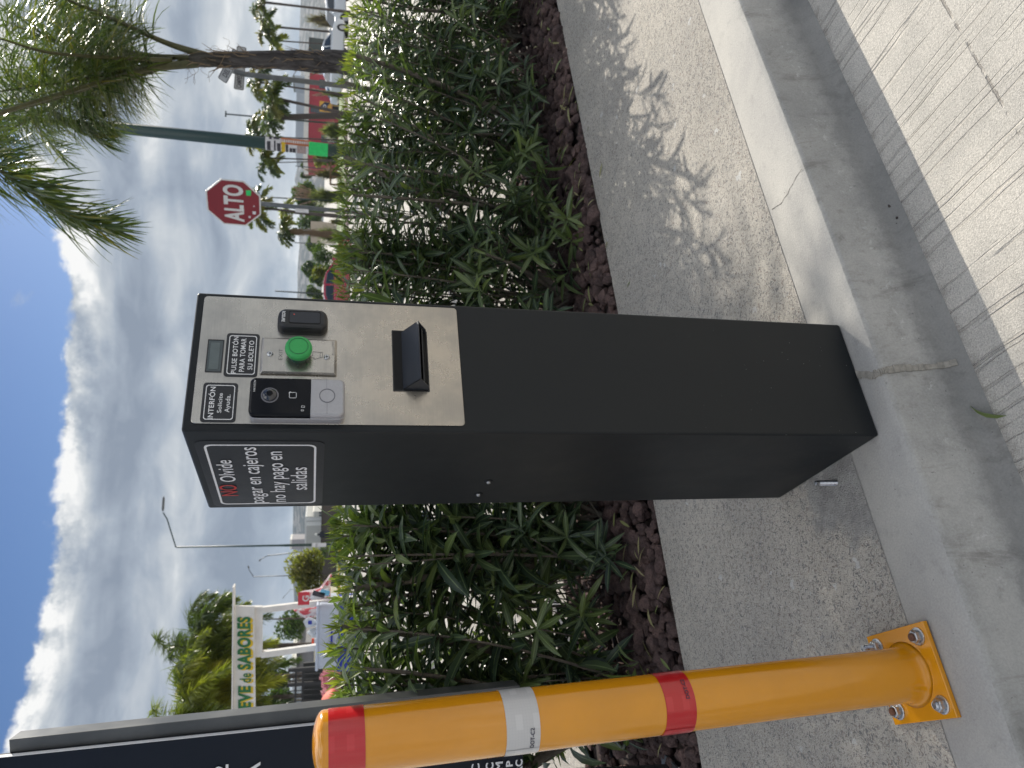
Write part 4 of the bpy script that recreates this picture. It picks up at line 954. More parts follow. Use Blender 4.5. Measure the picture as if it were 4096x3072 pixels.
def tree(name,X0,X1,Y0,Y1,d,mt,label,cat='tree',n=1600,lsz=.12,dense=1.0,trunk=True,group=None,lobes=9,seed=0,base=None,limbs=5):
    "crown filling the pixel box, leaf clumps in lobes; trunk with limbs below"
    rg=np.random.default_rng(seed+int(X0+Y0)); a=W(X0,Y0,d); b=W(X1,Y1,d); c=(a+b)/2; hw=abs(a.x-b.x)/2; hh=abs(a.z-b.z)/2; zg=gnd(c.x,c.y)-.03
    e=empty(name,(c.x,c.y,zg),0,label,cat,group); cl=c-Vector((c.x,c.y,zg)); mb=MB(); L=[]
    for k in range(lobes):
        an=rg.uniform(0,6.28); q_=rg.uniform(.15,.72)**.8; L.append((cl+Vector((math.cos(an)*q_*hw*.95,math.sin(an)*q_*hw*.7,rg.uniform(-.62,.62)*hh)),rg.uniform(.50,.72)*(min(hw,hh)*.6+max(hw,hh)*.4),rg.uniform(-.2,.25)))
    for k in range(n):
        p0,r_,tt=L[int(rg.integers(len(L)))]; v=Vector(rg.normal(0,1,3)).normalized(); q_=rg.uniform(.45,1.0)**.6
        p=p0+Vector((v.x*r_*1.15,v.y*r_,v.z*r_))*q_; s_=lsz*rg.uniform(.6,1.4); n_=Vector(rg.normal(0,1,3)).normalized(); u=n_.orthogonal().normalized(); w_=n_.cross(u)
        mb.add([p-u*s_*.5,p-w_*s_*.28,p+u*s_*.5,p+w_*s_*.28],[(0,1,2,3)],None,float(min(1,max(0,.45+tt+rg.normal(0,.2)))))
    mb.build('crown',mt,e,attr=True)
    if trunk:
        mb=MB(); tr_=.035*max(hw,hh)+.03; fork=Vector((0,0,max(.2,(cl.z-hh)*.75))); mb.tube([Vector((0,0,-.1)),fork],[tr_*1.2,tr_],8)
        for k in range(min(limbs,len(L))): mb.tube([fork,fork.lerp(L[k][0],.5)+Vector((0,0,.1*hh)),L[k][0]],[tr_*.6,tr_*.35,tr_*.12],5,False)
        mb.build('trunk',m_bark,e)
    return e
def tuft(X0,X1,Y0,Y1,d,mt,label,n=420,plumes=0,spread=1.0,name='pampas_grass',cat='grass clump',wd=.03,group=None):
    rg=np.random.default_rng(int(X0*3+Y0)); a=W(X0,Y0,d); b=W(X1,Y1,d); c=(a+b)/2; hw=abs(a.x-b.x)/2; top=max(a.z,b.z); zg=min(gnd(c.x,c.y),min(a.z,b.z)+.05); hgt=top-zg
    e=empty(name,(c.x,c.y,zg-.03),0,label,cat,group); mb=MB()
    for k in range(n):
        an=rg.uniform(0,6.28); o_=rg.uniform(0,1)**.6; r_=hw*o_*spread; hh_=hgt*rg.uniform(.6,1)*(1-.42*o_**2); p0=Vector((math.cos(an)*hw*.22*o_,math.sin(an)*hw*.22*o_,0)); p1=Vector((math.cos(an)*r_*.55,math.sin(an)*r_*.55,hh_*.75)); p2=Vector((math.cos(an)*r_,math.sin(an)*r_,hh_*rg.uniform(.7,1)))
        s_=Vector((-math.sin(an),math.cos(an),0))*wd/2*(1+.6*rg.normal()); tn=float(rg.random())
        mb.add([p0-s_,p0+s_,p1-s_,p1+s_,p2-s_*.2,p2+s_*.2],[(0,1,3,2),(2,3,5,4)],None,tn)
    mb.build('blades',mt,e,attr=True)
    if plumes:
        mb=MB()
        for k in range(plumes):
            an=rg.uniform(0,6.28); r_=hw*rg.uniform(.2,.9); p0=Vector((math.cos(an)*r_*.6,math.sin(an)*r_*.6,hgt*.72)); p1=Vector((math.cos(an)*r_,math.sin(an)*r_,hgt*rg.uniform(.92,1.12))); 
            for j in range(26):
                t=rg.random(); p=p0.lerp(p1,t); v=(p1-p0).normalized()+Vector(rg.normal(0,.16,3)); s_=v.orthogonal().normalized()*.035; mb.add([p-s_,p+s_,p+v*.28],[(0,1,2)],None,float(rg.random()))
        mb.build('plumes',m_plume,e,attr=True)
    return e
tuft(1190,1310,25,128,62,m_grass_b,'big dry brown grass clump beside the white vehicles',600,0,1.0,wd=.05)
tuft(1262,1352,470,575,52,m_grass_t,'rounded grey green bush between the thick palm and the green pole',800,0,1.1,'shrub','shrub',wd=.05)
tuft(1265,1350,345,400,50,m_grass_t,'grass clump in front of the red building left of the sign post',350,4,1.0,wd=.04)
tuft(1232,1322,662,728,54,m_grass_b,'dome shaped dry pampas clump behind the wooden rail',600,6,1.1,wd=.04)
tuft(1195,1356,728,840,50,m_grass_t,'largest pampas clump with pink plumes right of the stop sign post',900,16,1.0,wd=.05)
tuft(1305,1356,868,905,48,m_grass_b,'small golden grass clump at the foot of the stop sign post',300,0,1.1,wd=.04)
tuft(1318,1356,662,688,52,m_grass_b,'little pinkish grass tuft in the median',160,3,1.0,wd=.03)
tuft(1228,1352,890,985,47,m_grass_t,'dark grey green bush under the skirted palm',700,0,1.1,'shrub','shrub',wd=.05)
tree('tree',1165,1300,728,835,75,m_treeg,'broad dark green tree behind the largest pampas clump',n=2600,lsz=.32)
tree('shrub',1250,1340,980,1065,56,m_treeg,'round green shrub above the bonnet of the red car','shrub',n=1800,lsz=.14,trunk=False)
tree('tree',1208,1262,1045,1108,95,m_treeg,'grey green tree on the slope above the red car',n=1500,lsz=.3)
tree('shrub',1250,1312,1060,1112,60,m_treeo,'yellowish ragged shrub above the windscreen of the red car','shrub',n=1200,lsz=.16)
tree('tree',1238,1290,1095,1140,90,m_treeg,'smaller grey tree above the roof of the red car',n=1100,lsz=.3)
tree('tree',1215,1292,1150,1192,80,m_treeg,'tree beside the right edge of the dispenser',n=1300,lsz=.28)
tree('tree',1190,1290,860,915,100,m_treeg,'grey green tree behind the beige building',n=1500,lsz=.3)
tree('cypress_tree',1200,1262,652,672,120,m_treeg,'slender dark tree nearer the green pole','tree',n=900,lsz=.4,lobes=5)
tree('cypress_tree',1198,1265,692,712,120,m_treeg,'slender dark tree nearer the pampas clump','tree',n=900,lsz=.4,lobes=5)
tree('shrub',1255,1300,612,672,85,m_treeo,'yellow shrub left of the green notice on the pole','shrub',n=900,lsz=.25)
tree('ficus_tree',1160,1272,2205,2412,46,m_treeo,'wide olive brown tree in front of the long dark wall',n=5200,lsz=.20,lobes=16,limbs=9)
tree('tree',1105,1225,2440,2560,30,m_treeg,'thin feathery dark tree seen between the white stand posts',n=1500,lsz=.13,lobes=9)
tree('tree',1085,1160,2690,2760,26,m_treeg,'dark round tree above the iron fence',n=1800,lsz=.14)
tree('tree',1080,1170,2765,2850,24,m_treeg,'dark bushy tree at the edge of the totem sign above the iron fence',n=2200,lsz=.14)
tree('flower_bush',1296,1345,2672,2800,12.5,m_pink,'pink flowering bush beyond the cooler','bush',n=1500,lsz=.045,trunk=False,lobes=14)
tree('flower_bush_leaves',1300,1352,2676,2796,12.7,m_treeg,'green leaves of the low hedge behind the pink blossom','bush',n=900,lsz=.05,trunk=False,lobes=12)
tree('tree',1222,1300,935,1000,105,m_treeg,'dark tree on the slope between the skirted palm and the round green shrub',n=2200,lsz=.34)
tree('shrub',1292,1352,598,662,66,m_treeg,'dark shrub behind the foot of the green pole','shrub',n=1500,lsz=.2,trunk=False)
tree('shrub',1290,1350,1062,1130,70,m_treeg,'dark shrub mass behind the red car','shrub',n=1500,lsz=.2,trunk=False)
tree('tree',1235,1300,1180,1240,110,m_treeo,'olive tree half hidden by the right edge of the dispenser',n=1500,lsz=.34)
tree('tree',1222,1300,820,880,110,m_treeg,'dark tree behind the stop sign post',n=1800,lsz=.36)
tree('tree',1215,1290,230,290,120,m_treeg,'tree hidden mostly by the shaggy palm trunk',n=1500,lsz=.36)
tree('small_tree',1255,1330,2180,2240,55,m_treeg,'thin scraggly sapling beside the green lamp post','tree',n=350,lsz=.16,lobes=6)
# ---------------------------------------------------------------- street furniture
m_polegreen=mat('dark_green_pole_paint',(.012,.040,.036),.45,noise_amt=.12,nscale=20)
m_galv=mat('galvanised_steel',(.13,.14,.145),.5,metal=.5,noise_amt=.2,nscale=18)
m_darkpole=mat('dark_painted_pole',(.035,.05,.05),.5)
m_signred=mat('stop_sign_red',(.20,.012,.020),.45,noise_amt=.06,nscale=12)
m_paper=mat('white_paper',(.60,.60,.62),.8,noise_amt=.2,nscale=30)
m_print=mat('dark_poster_print',(.05,.05,.06),.8,noise_amt=.4,nscale=60)
m_pyel=mat('yellow_paper',(.60,.42,.03),.8,noise_amt=.1,nscale=30)
m_pgrn=mat('bright_green_paper',(.03,.55,.14),.8,noise_amt=.12,nscale=25)
m_por=mat('orange_poster',(.42,.13,.04),.8,noise_amt=.3,nscale=80)
m_wht=mat('white_enamel',(.62,.62,.61),.4,noise_amt=.05,nscale=6)
def vert_pole(Xt,Yt,Xb,Yb,d,wpx,zg=None,name='pole'):
    a=W(Xt,Yt,d); b=W(Xb,Yb,d); dr=(b-a).normalized(); zg=gnd(b.x,b.y) if zg is None else zg
    base=a+dr*((a.z-zg)/-dr.z); return a,base
# poster covered green lamp pole
a,b=vert_pole(443,509,1360,603,9.5,44); rp=44*pxm(9.5)/2
LP=empty('lamp_pole',b,0,'thick dark green pole wrapped in torn posters between palm and stop sign','pole')
mb=MB(); mb.tube([Vector((0,0,-.05)),(a-b)*1.02],[rp*1.10,rp*.92],12); mb.build('shaft',m_polegreen,LP,smooth=True)
mb=MB(); mb.tube([(a-b)*1.0,(a-b)*1.25,(a-b)*1.6],[rp*.6,rp*.5,rp*.4],10); mb.build('upper_shaft',m_polegreen,LP,smooth=True)
mb=MB(); mb.tube([Vector((0,0,-.02)),Vector((0,0,.12))],[rp*1.9,rp*1.7],12); mb.build('base_collar',m_polegreen,LP)
axd=(b-a).normalized()
def wrap(name,X0,X1,a0,a1,mt,k=1.03,label=None):
    "poster bent round the pole between photo columns X0..X1, angles a0..a1 (0 faces the camera, + to the right)"
    p0=a+axd*((W(X0,560,9.5)-a).dot(axd)); p1=a+axd*((W(X1,575,9.5)-a).dot(axd)); mb=MB(); vs=[]; n=9
    f=Vector((-b.x,-b.y,0)).normalized(); rt=Vector((-f.y,f.x,0))
    for p in(p0,p1):
        for i in range(n):
            q_=R(a0+(a1-a0)*i/(n-1)); vs.append(p-b+(f*math.cos(q_)+rt*math.sin(q_))*rp*k*(1.06))
    mb.add(vs,[(i,i+1,n+i+1,n+i) for i in range(n-1)]); o=mb.build(name,mt,LP,smooth=True)
    if label: o['label']=label
wrap('poster',1063,1235,-88,70,m_paper,1.04,'white poster sheets')
wrap('poster',1125,1245,8,100,m_por,1.09,'orange poster strip')
wrap('poster',1237,1312,-90,52,m_pgrn,1.14,'bright green notice')
wrap('poster',1128,1142,-80,30,m_pyel,1.10,'yellow band')
for X0,X1,A0,A1 in((1070,1084,-70,20),(1098,1104,-70,30),(1110,1124,-75,10),(1145,1154,-75,5),(1160,1170,-70,-20),(1172,1184,-70,-20),(1190,1225,-75,20),(1078,1088,40,75),(1095,1118,45,75)): wrap('poster_print',X0,X1,A0,A1,m_print if X0!=1190 else mat('faded_pink_print',(.33,.26,.25),.8,noise_amt=.3,nscale=50),1.075)
for k in range(13): wrap('poster_print',1127+k*9,1132+k*9,22,48,m_paper,1.12)
# stop sign
d=10.3; sc=W(935,812,d); YS=R(44); aS,bS=vert_pole(1042,823,1360,852,d,20)
SS=empty('stop_sign',bS,0,'red octagonal ALTO stop sign on a galvanised post','stop sign')
nx=Vector((math.cos(YS),math.sin(YS)*-1,0)); # across the face, right side nearer the camera
nf=Vector((-math.sin(YS),-math.cos(YS),0)); up=(aS-bS).normalized(); nx=(nx-up*nx.dot(up)).normalized(); nf=up.cross(nx)*1; 
if nf.y>0: nf=-nf
fO=lambda a_,b_,h: tuple(sc-bS+nx*a_+up*b_+nf*h)
ro=.336/math.cos(R(22.5)); octo=lambda r_:[(r_*math.cos(R(22.5+45*k)),r_*math.sin(R(22.5+45*k))) for k in range(8)]
mb=MB(); mb.prism(octo(ro),-.004,0,fO); fc=mb.build('sign_plate',m_wht,SS)
mb=MB(); mb.prism(octo(ro*.945),0,.0012,fO); mb.build('sign_face',m_signred,SS)
text('ALTO',None,-.275,.268,-.122,.122,m_wht,SS,f=fO,h=.003,bold=.035,space=1.04)
for (cx,cz,w_,h_,mt,lab) in((.17,-.19,.08,.065,m_pgrn,'green sticker'),(-.12,-.25,.045,.045,m_paper,'round white sticker'),(-.19,-.19,.032,.028,m_paper,'small white sticker'),(-.02,-.25,.018,.018,m_paper,'tiny white sticker')):
    mb=MB(); mb.prism([(cx-w_/2,cz-h_*.4),(cx+w_/2,cz-h_/2),(cx+w_*.45,cz+h_/2),(cx-w_*.5,cz+h_*.45)],.0012,.002,fO); o=mb.build('small_sticker',mt,SS); o['label']=lab
mb=MB(); mb.tube([Vector((0,0,-.05))-nf*.05,sc-bS+up*.26-nf*.045],.030,8); mb.build('post',m_galv,SS,smooth=True)
mb=MB(); mb.box(W(1208,843,d-.06)-bS,(.05,.004,.17)); mb.build('post_plate',m_paper,SS)
# street name sign
d=9.0; aN,bN=vert_pole(982,297,1358,342,d,20); NS=empty('street_name_sign',bN,0,'street name plates on a grey post half hidden by the shaggy palm','street sign')
mb=MB(); mb.tube([Vector((0,0,-.05)),aN-bN+Vector((0,0,.02)),W(915,278,d)-bN],.031,8); mb.build('post',m_galv,NS,smooth=True)
def quad_plate(pts,txt,nm,t0,t1,lb,bold=.0):
    "pts pixel TL,TR,BR,BL upright; lettering across the plate"
    Q=[W(*p) for p in pts]; O_=Q[3]; ux=(Q[2]-Q[3]); uz=(Q[0]-Q[3]); L,Hh=ux.length,uz.length; ux=ux.normalized(); n_=ux.cross(uz).normalized(); 
    if n_.y>0: n_=-n_
    uz=(uz-ux*uz.dot(ux)).normalized()
    f=lambda a_,b_,h: tuple(O_-bN+ux*a_+uz*b_+n_*h)
    mb=MB(); mb.prism(rrect(0,L,0,Hh,.02),-.003,0,f); o=mb.build('name_plate',mat('plate_grey',(.33,.34,.34),.6,noise_amt=.15,nscale=20),NS); o['label']=lb
    mb=MB(); ring(mb,rrect(.006,L-.006,.006,Hh-.006,.018),rrect(.012,L-.012,.012,Hh-.012,.014),0,.001,f); mb.build('border_line',m_print,o)
    text(txt,None,L*t0,L*t1,Hh*.25,Hh*.75,m_print,o,f=f,h=.0015,bold=.02)
s3=3.16; q3=lambda x,y,dd:(700+x/s3,y/s3,dd)
quad_plate([q3(530,1005,9.1),q3(720,640,8.7),q3(850,690,8.7),q3(650,1062,9.1)],'DEL',None,.16,.40,'plate reading DEL')
quad_plate([q3(745,1105,8.9),q3(760,600,9.2),q3(905,600,9.2),q3(870,1145,8.9)],'CAMPESTRE',None,.04,.45,'plate reading CAMPESTRE')
# thin poles in the distance
for X1,Y1,X0,Y0,d,wpx,lab,arm in((903,456,1340,494,70,7,'distant thin dark pole with a small cross head above the palms',None),(1087,790,1340,803,48,6,'dark thin pole through the largest pampas clump',None),(1100,1164,1312,1177,60,6,'thin pole just right of the dispenser',None),(1177,970,1310,979,75,4,'short faint pole beside the skirted palm',None),(1182,664,1262,672,85,4,'faint short pole between the two slender dark trees',None)):
    a1,b1=vert_pole(X1,Y1,X0,Y0,d,wpx); e=empty('utility_pole',b1,0,lab,'pole','thin distant poles'); r_=wpx*pxm(d)/2
    mb=MB(); mb.tube([Vector((0,0,-.1)),a1-b1],[r_*1.1,r_*.8],8); mb.build('shaft',m_darkpole,e,smooth=True)
    if X1==903: mb=MB(); mb.box(a1-b1,(.5,.12,.12)); mb.build('cross_head',m_darkpole,e)
def street_lamp(pts,d,wpx,arm,head,lab,mt=m_polegreen,posters=False):
    a1=W(*pts[0],d); zg=gnd(W(*pts[-1],d).x,d); b0=W(*pts[-1],d); dr=(b0-a1).normalized(); b1=a1+dr*((a1.z-zg)/-dr.z)
    e=empty('street_lamp',b1,0,lab,'street lamp','street lamps on the far left'); r_=wpx*pxm(d)/2
    mb=MB(); mb.tube([Vector((0,0,-.1)),(a1-b1)*.35,(a1-b1)*.4,a1-b1],[r_*1.3,r_*1.1,r_*.85,r_*.6],10); mb.build('pole',mt,e,smooth=True)
    A_=[a1-b1]+[W(*p,d)-b1 for p in arm]; mb=MB(); mb.tube(A_,r_*.5,8); mb.build('arm',mt,e,smooth=True)
    h0,h1=W(*head[0],d)-b1,W(*head[1],d)-b1; mb=MB(); u=(h1-h0); n=6; 
    mb.tube([h0,h0.lerp(h1,.15),h0.lerp(h1,.85),h1],[r_*.45,r_*1.0,r_*.9,r_*.3],8); mb.build('lamp_head',m_galv,e,smooth=True)
    if posters:
        mb=MB()
        for X,w_ in((1258,14),(1275,18),(1295,16)): p=W(X,pts[-1][1]+2,d-.25)-b1; mb.box(p,(.16*1.2,.02,.24))
        mb.build('poster',m_paper,e)
street_lamp([(708,2189),(1338,2178)],38,9,[(703,2188),(668,2075),(652,2050)],[(651,2045),(655,1985)],'tall green street lamp with a long sloping arm left of the dispenser',posters=True)
street_lamp([(1070,2223),(1340,2193)],55,6,[(1040,2239)],[(1041,2237),(1037,2246)],'smaller street lamp with a short arm bending left',m_galv)
street_lamp([(1014,2307),(1330,2297)],62,5,[(995,2277)],[(996,2275),(992,2262)],'grey street lamp rising out of the olive brown tree',m_galv)
street_lamp([(1162,2358),(1330,2352)],58,3,[(1135,2388)],[(1136,2387),(1131,2394)],'small lamp head on a thin stem left of the olive brown tree',m_galv)
# ---------------------------------------------------------------- hills and buildings
def M_hill(name,c0,c1,c2,sc=.05):
    m=mat(name,c0,.95,spec=.1); nt=m.node_tree; q=G(nt); b=nt.nodes['Principled BSDF']; P=q.n('ShaderNodeNewGeometry').outputs['Position']
    a=q.noise(q.mapv(P,(1,.3,1.6)),sc,6,.7); v=q.vor(q.mapv(P,(1,.4,1.5)),sc*2.2); sx=q.n('ShaderNodeSeparateColor'); q.l(v.outputs['Color'],sx.inputs[0])
    c=q.ramp(a,[(.35,c0),(.55,c1),(.72,c2)]); c=q.mix(q.m('MULTIPLY',q.ss(sx.outputs[0],.72,.76),.55),c,(.26,.24,.23,1)); q.l(c,b.inputs['Base Color']); return m
m_hill=M_hill('built_up_hillside',(.020,.030,.030),(.055,.062,.062),(.14,.135,.13))
def ridge(pts,d,depth,mt,name='hills',base=-8):
    "pts: (Y pixel, X pixel of skyline); a sloping hillside with its crest d metres away"
    pts=sorted(pts); Ys=np.linspace(pts[0][0],pts[-1][0],90); Xs=np.interp(Ys,[p[0] for p in pts],[p[1] for p in pts]); mb=MB(); vs=[]; n=9
    for Y,X in zip(Ys,Xs):
        c=W(X+rng.normal(0,1.2),Y,d)
        for k in range(n):
            t=k/(n-2) if k<n-1 else 1.0; dd=d-depth*(1-t) if k<n-1 else d+depth*.5; z=base+(c.z-base)*(t**1.3) if k<n-1 else base
            vs.append((c.x*(dd/d),dd,z+noise.noise(Vector((c.x*.03,t*4,1)))*2*(0<k<n-2)))
    N=len(Ys); mb.add(vs,[(i*n+k,(i+1)*n+k,(i+1)*n+k+1,i*n+k+1) for i in range(N-1) for k in range(n-1)]); return tag(mb.build(name,mt),kind='structure')
ridge([(-900,1150),(-300,1200),(0,1204),(100,1200),(170,1196),(300,1205),(450,1196),(560,1186),(620,1188),(660,1192),(690,1184),(720,1178),(760,1190),(850,1196),(960,1196),(1100,1190),(1180,1188),(1250,1185),(1500,1190),(1900,1180),(2030,1174),(2100,1172),(2300,1172),(2450,1178),(2700,1170),(3100,1160),(3900,1130)],1250,650,m_hill)
def house(name,X0,X1,Y0,Y1,d,dep,wall,roof,label,cat='building',rh=3,wins=(),over=.0,zbase=None,parapet=None,awn=None):
    a=W(X0,Y0,d); b=W(X1,Y1,d); xa,xb=sorted((a.x,b.x)); top=max(W(X0,Y0,d).z,W(X0,Y1,d).z); zg=gnd((xa+xb)/2,d)-.2 if zbase is None else zbase
    cx=(xa+xb)/2; e=empty(name,(cx,d,zg),0,label,cat); mb=MB(); hgt=top-zg; wd=xb-xa
    mb.box((0,dep/2,(hgt-rh)/2),(wd,dep,hgt-rh)); mb.build('wall',wall,e)
    mb=MB(); mb.box((0,dep/2,hgt-rh/2),(wd+over*2,dep+over*2,rh)); mb.build('roof',roof,e)
    for (u0,u1,v0,v1,mt,nm) in wins:
        mb=MB(); mb.box(((u0+u1)/2*wd-wd/2,-.03,(v0+v1)/2*(hgt-rh)),((u1-u0)*wd,.06,(v1-v0)*(hgt-rh))); mb.build(nm,mt,e)
    return e,wd,hgt
m_glass=mat('dark_window_glass',(.03,.04,.05),.12,coat=.5)
m_bred=mat('deep_red_stucco',(.36,.045,.06),.8,noise_amt=.12,nscale=.8); m_bwhite=mat('white_parapet',(.66,.65,.60),.8,noise_amt=.1,nscale=.8)
m_bgrey=mat('pale_grey_metal_wall',(.36,.40,.44),.7,noise_amt=.1,nscale=.2); m_bbeige=mat('beige_stucco',(.42,.36,.28),.85,noise_amt=.1,nscale=1.0)
m_brown=mat('dark_brown_wall',(.085,.07,.062),.85,noise_amt=.12,nscale=.5); m_offw=mat('off_white_render',(.36,.37,.355),.85,noise_amt=.08,nscale=.4)
house('shop_building',1220,1300,290,645,110,8,m_bred,m_bwhite,'low deep red building with a thick white parapet behind the palms',rh=.65,over=.15,wins=((.55,.62,.35,.95,m_glass,'window'),(.22,.30,.1,.6,m_glass,'window'),(.05,.14,.1,.5,m_glass,'window'),(.84,.94,.1,.7,m_glass,'window')))
house('warehouse',1187,1240,330,605,175,14,m_bgrey,m_bgrey,'long pale grey warehouse rising behind the red building',rh=.4)
house('warehouse',1172,1215,300,330,160,6,m_bgrey,mat('grey_green_roof',(.16,.18,.15),.8),'narrow grey green block beside the street sign post',rh=.3)
house('shed',1236,1300,148,215,75,5,mat('dark_weathered_panel',(.075,.085,.08),.85,noise_amt=.2,nscale=1),mat('dark_eave',(.05,.055,.05),.8),'dark grey shed right of the shaggy palm trunk',rh=.15)
house('house',1243,1300,884,940,95,6,m_bbeige,m_bbeige,'small beige house behind the grasses left of the stop sign post',rh=.2,wins=((.1,.3,.3,.7,m_glass,'window'),))
# advertising board on the red building
bd=empty('advertising_board',W(1301,427,100),0,'square yellow board with a dark chevron emblem on the red building','sign'); bp_=W(1301,427,100); s_=pxm(100)
mb=MB(); mb.box((0,0,0),(38*s_,.1,42*s_)); mb.build('board',mat('yellow_board',(.62,.34,.05),.7),bd)
mb=MB(); f=lambda a_,b_,h:(a_,-h,b_); S_=s_
mb.prism([(-16*S_,-18*S_),(0,-6*S_),(16*S_,-18*S_),(17*S_,2*S_),(0,18*S_),(-17*S_,2*S_)],.05,.09,f); mb.build('chevron',mat('navy_emblem',(.02,.025,.06),.6),bd)
mb=MB(); ring(mb,[(7*S_*math.cos(R(k*30)),2*S_+6*S_*math.sin(R(k*30))) for k in range(12)],[(4*S_*math.cos(R(k*30)),2*S_+3.4*S_*math.sin(R(k*30))) for k in range(12)],.09,.11,f); mb.build('emblem_ring',m_wht,bd)
cn=empty('canopy_frame',W(1326,400,98),0,'thin yellow canopy frame standing in front of the red building','canopy')
mb=MB(); s_=pxm(98); mb.box((0,0,0),(95*s_,.15,.13)); 
for k in(-46,-20,10,46): mb.box((k*s_,0,-.55),(.08,.08,1.1))
mb.build('frame',mat('yellow_frame_paint',(.5,.33,.08),.6),cn)
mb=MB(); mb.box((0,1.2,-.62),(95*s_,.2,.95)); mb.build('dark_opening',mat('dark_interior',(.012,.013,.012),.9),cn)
# long dark wall with white sheds behind on the left
wl=empty('boundary_wall',W(1338,2300,60),0,'long dark brown boundary wall across the far side of the road','wall'); p0,p1=W(1290,2010,60),W(1290,2450,60)
cxw=(p0.x+p1.x)/2; wl.location=(cxw,60,gnd(cxw,60)); hw_=p0.z-wl.location.z; mb=MB(); mb.box((0,0,hw_/2),(abs(p0.x-p1.x),.25,hw_)); mb.build('wall_panel',m_brown,wl)
mb=MB(); mb.box((0,0,hw_+.03),(abs(p0.x-p1.x)+.1,.4,.07)); mb.build('coping',mat('dark_coping',(.05,.045,.04),.8),wl)
house('warehouse',1221,1300,2067,2262,82,9,m_offw,mat('white_roof_edge',(.50,.52,.52),.8),'big off white shed behind the dark boundary wall',rh=.15,wins=((.0,.0,0,0,m_glass,'vent'),)[:0]+((.82,.90,0,1,mat('shed_light_panel',(.56,.58,.57),.8),'cladding_panel'),(.92,.985,0,1,mat('shed_pale_panel',(.52,.54,.54),.8),'cladding_panel')))
house('house',1252,1300,2046,2068,80,5,m_offw,m_bwhite,'small white house between the big shed and the dispenser',rh=.12,wins=((.15,.45,.3,.8,m_glass,'window'),(.6,.9,.3,.8,m_glass,'window')))
house('apartment_tower',1160,1215,2158,2196,420,14,mat('pinkish_tower',(.27,.26,.27),.85,noise_amt=.1,nscale=.3),m_bwhite,'pale tower block on the skyline behind the green street lamp',rh=1)
house('apartment_tower',1160,1215,2232,2252,440,14,mat('bluish_tower',(.22,.26,.32),.85),m_bgrey,'narrow bluish tower block on the skyline above the olive brown tree',rh=1)
m_hgrey=mat('grey_house_render',(.20,.20,.21),.8,noise_amt=.1,nscale=2); m_cream=mat('cream_render',(.52,.48,.38),.85,noise_amt=.12,nscale=1.5)
house('house',1187,1300,2600,2683,34,5,m_hgrey,mat('dark_flat_roof',(.06,.06,.065),.7),'grey house with a cream panel and a dark roof behind the food stand',rh=.14,over=.2,wins=((.38,1.02,.12,.72,m_cream,'cream_panel'),))
house('house',1166,1300,2640,2668,48,4,m_bwhite,m_bwhite,'tall narrow white house with one small window behind the grey house',rh=.1,wins=((.35,.65,.72,.86,m_glass,'window'),))
house('house',1193,1300,2470,2590,42,6,m_cream,mat('pale_roof',(.42,.42,.40),.8),'cream house seen between the white stand posts',rh=.12,wins=((.5,.6,.5,.8,m_glass,'window'),(.75,.85,.5,.8,m_glass,'window')))
# iron fence
fe=empty('iron_fence',(0,0,0),0,'black iron fence with vertical bars between the flowers and the dark trees','fence'); d=16
f0,f1=W(1160,2680,d),W(1160,2960,d); zb=gnd(f0.x,d); fe.location=(f0.x,d,zb); ln_=abs(f1.x-f0.x); ht=f0.z-zb
m_iron=mat('black_iron',(.02,.02,.022),.45)
mb=MB()
for k in range(int(ln_/.11)): mb.box((-k*.11,0,ht/2),(.016,.016,ht))
mb.build('bars',m_iron,fe)
for z in(ht-.12,ht-.26,.25): mb=MB(); mb.box((-ln_/2,0,z),(ln_,.045,.04)); mb.build('rail',m_iron,fe)
for k in(0,.21,.62,1): mb=MB(); mb.box((-ln_*k,0,ht/2+.02),(.07,.07,ht+.04)); mb.build('fence_post',m_iron,fe)
mb=MB(); mb.box((-ln_/2,.35,ht*.42),(ln_,.05,ht*.84)); mb.build('backing_sheet',mat('dark_backing',(.03,.032,.033),.8,noise_amt=.4,nscale=3),fe)
# wooden rail in the median, grass median with kerb, yellow kerb
def gband(name,X,Y0,Y1,d0,d1,z,mt,kind='structure'):
    a=W(X,Y0,d0); b=W(X,Y1,d0); mb=MB(); n=24; vs=[]
    for i in range(n+1):
        x=a.x+(b.x-a.x)*i/n
        for yy in(d0,d1): vs.append((x*yy/d0,yy,gnd(x,yy)+z))
        vs.append((x,d0-.02,gnd(x,d0)-.02))
    mb.add(vs,[(3*i,3*i+1,3*i+4,3*i+3) for i in range(n)]+[(3*i+2,3*i,3*i+3,3*i+5) for i in range(n)]); return tag(mb.build(name,mt),kind=kind)
m_lawn=mat('median_grass',(.10,.15,.035),.9,noise_amt=.3,nscale=1.2,bump=.5,bscale=30)
gband('grass_median',1350,380,1240,44,70,.16,m_lawn); gband('median_kerb',1350,370,1240,43.6,43.98,.15,mat('pinkish_kerb_paint',(.55,.42,.40),.8))
gband('grass_verge',1345,2020,2420,44,58,.12,m_lawn); gband('yellow_kerb',1350,2190,2420,42.5,42.9,.14,mat('yellow_kerb_paint',(.55,.38,.05),.8,noise_amt=.2,nscale=4))
rl=empty('wooden_rail',W(1322,690,50),0,'low brown wooden rail fence in the grass median','fence'); m_wood=mat('brown_timber',(.22,.12,.07),.85,noise_amt=.2,nscale=6)
mb=MB(); L_=abs(W(1322,640,50).x-W(1322,735,50).x); mb.box((0,0,0),(L_,.1,.1)); mb.build('top_rail',m_wood,rl)
for k in(-.5,-.17,.17,.5): mb=MB(); mb.box((k*L_,0,-.42),(.1,.1,.85)); mb.build('rail_post',m_wood,rl)
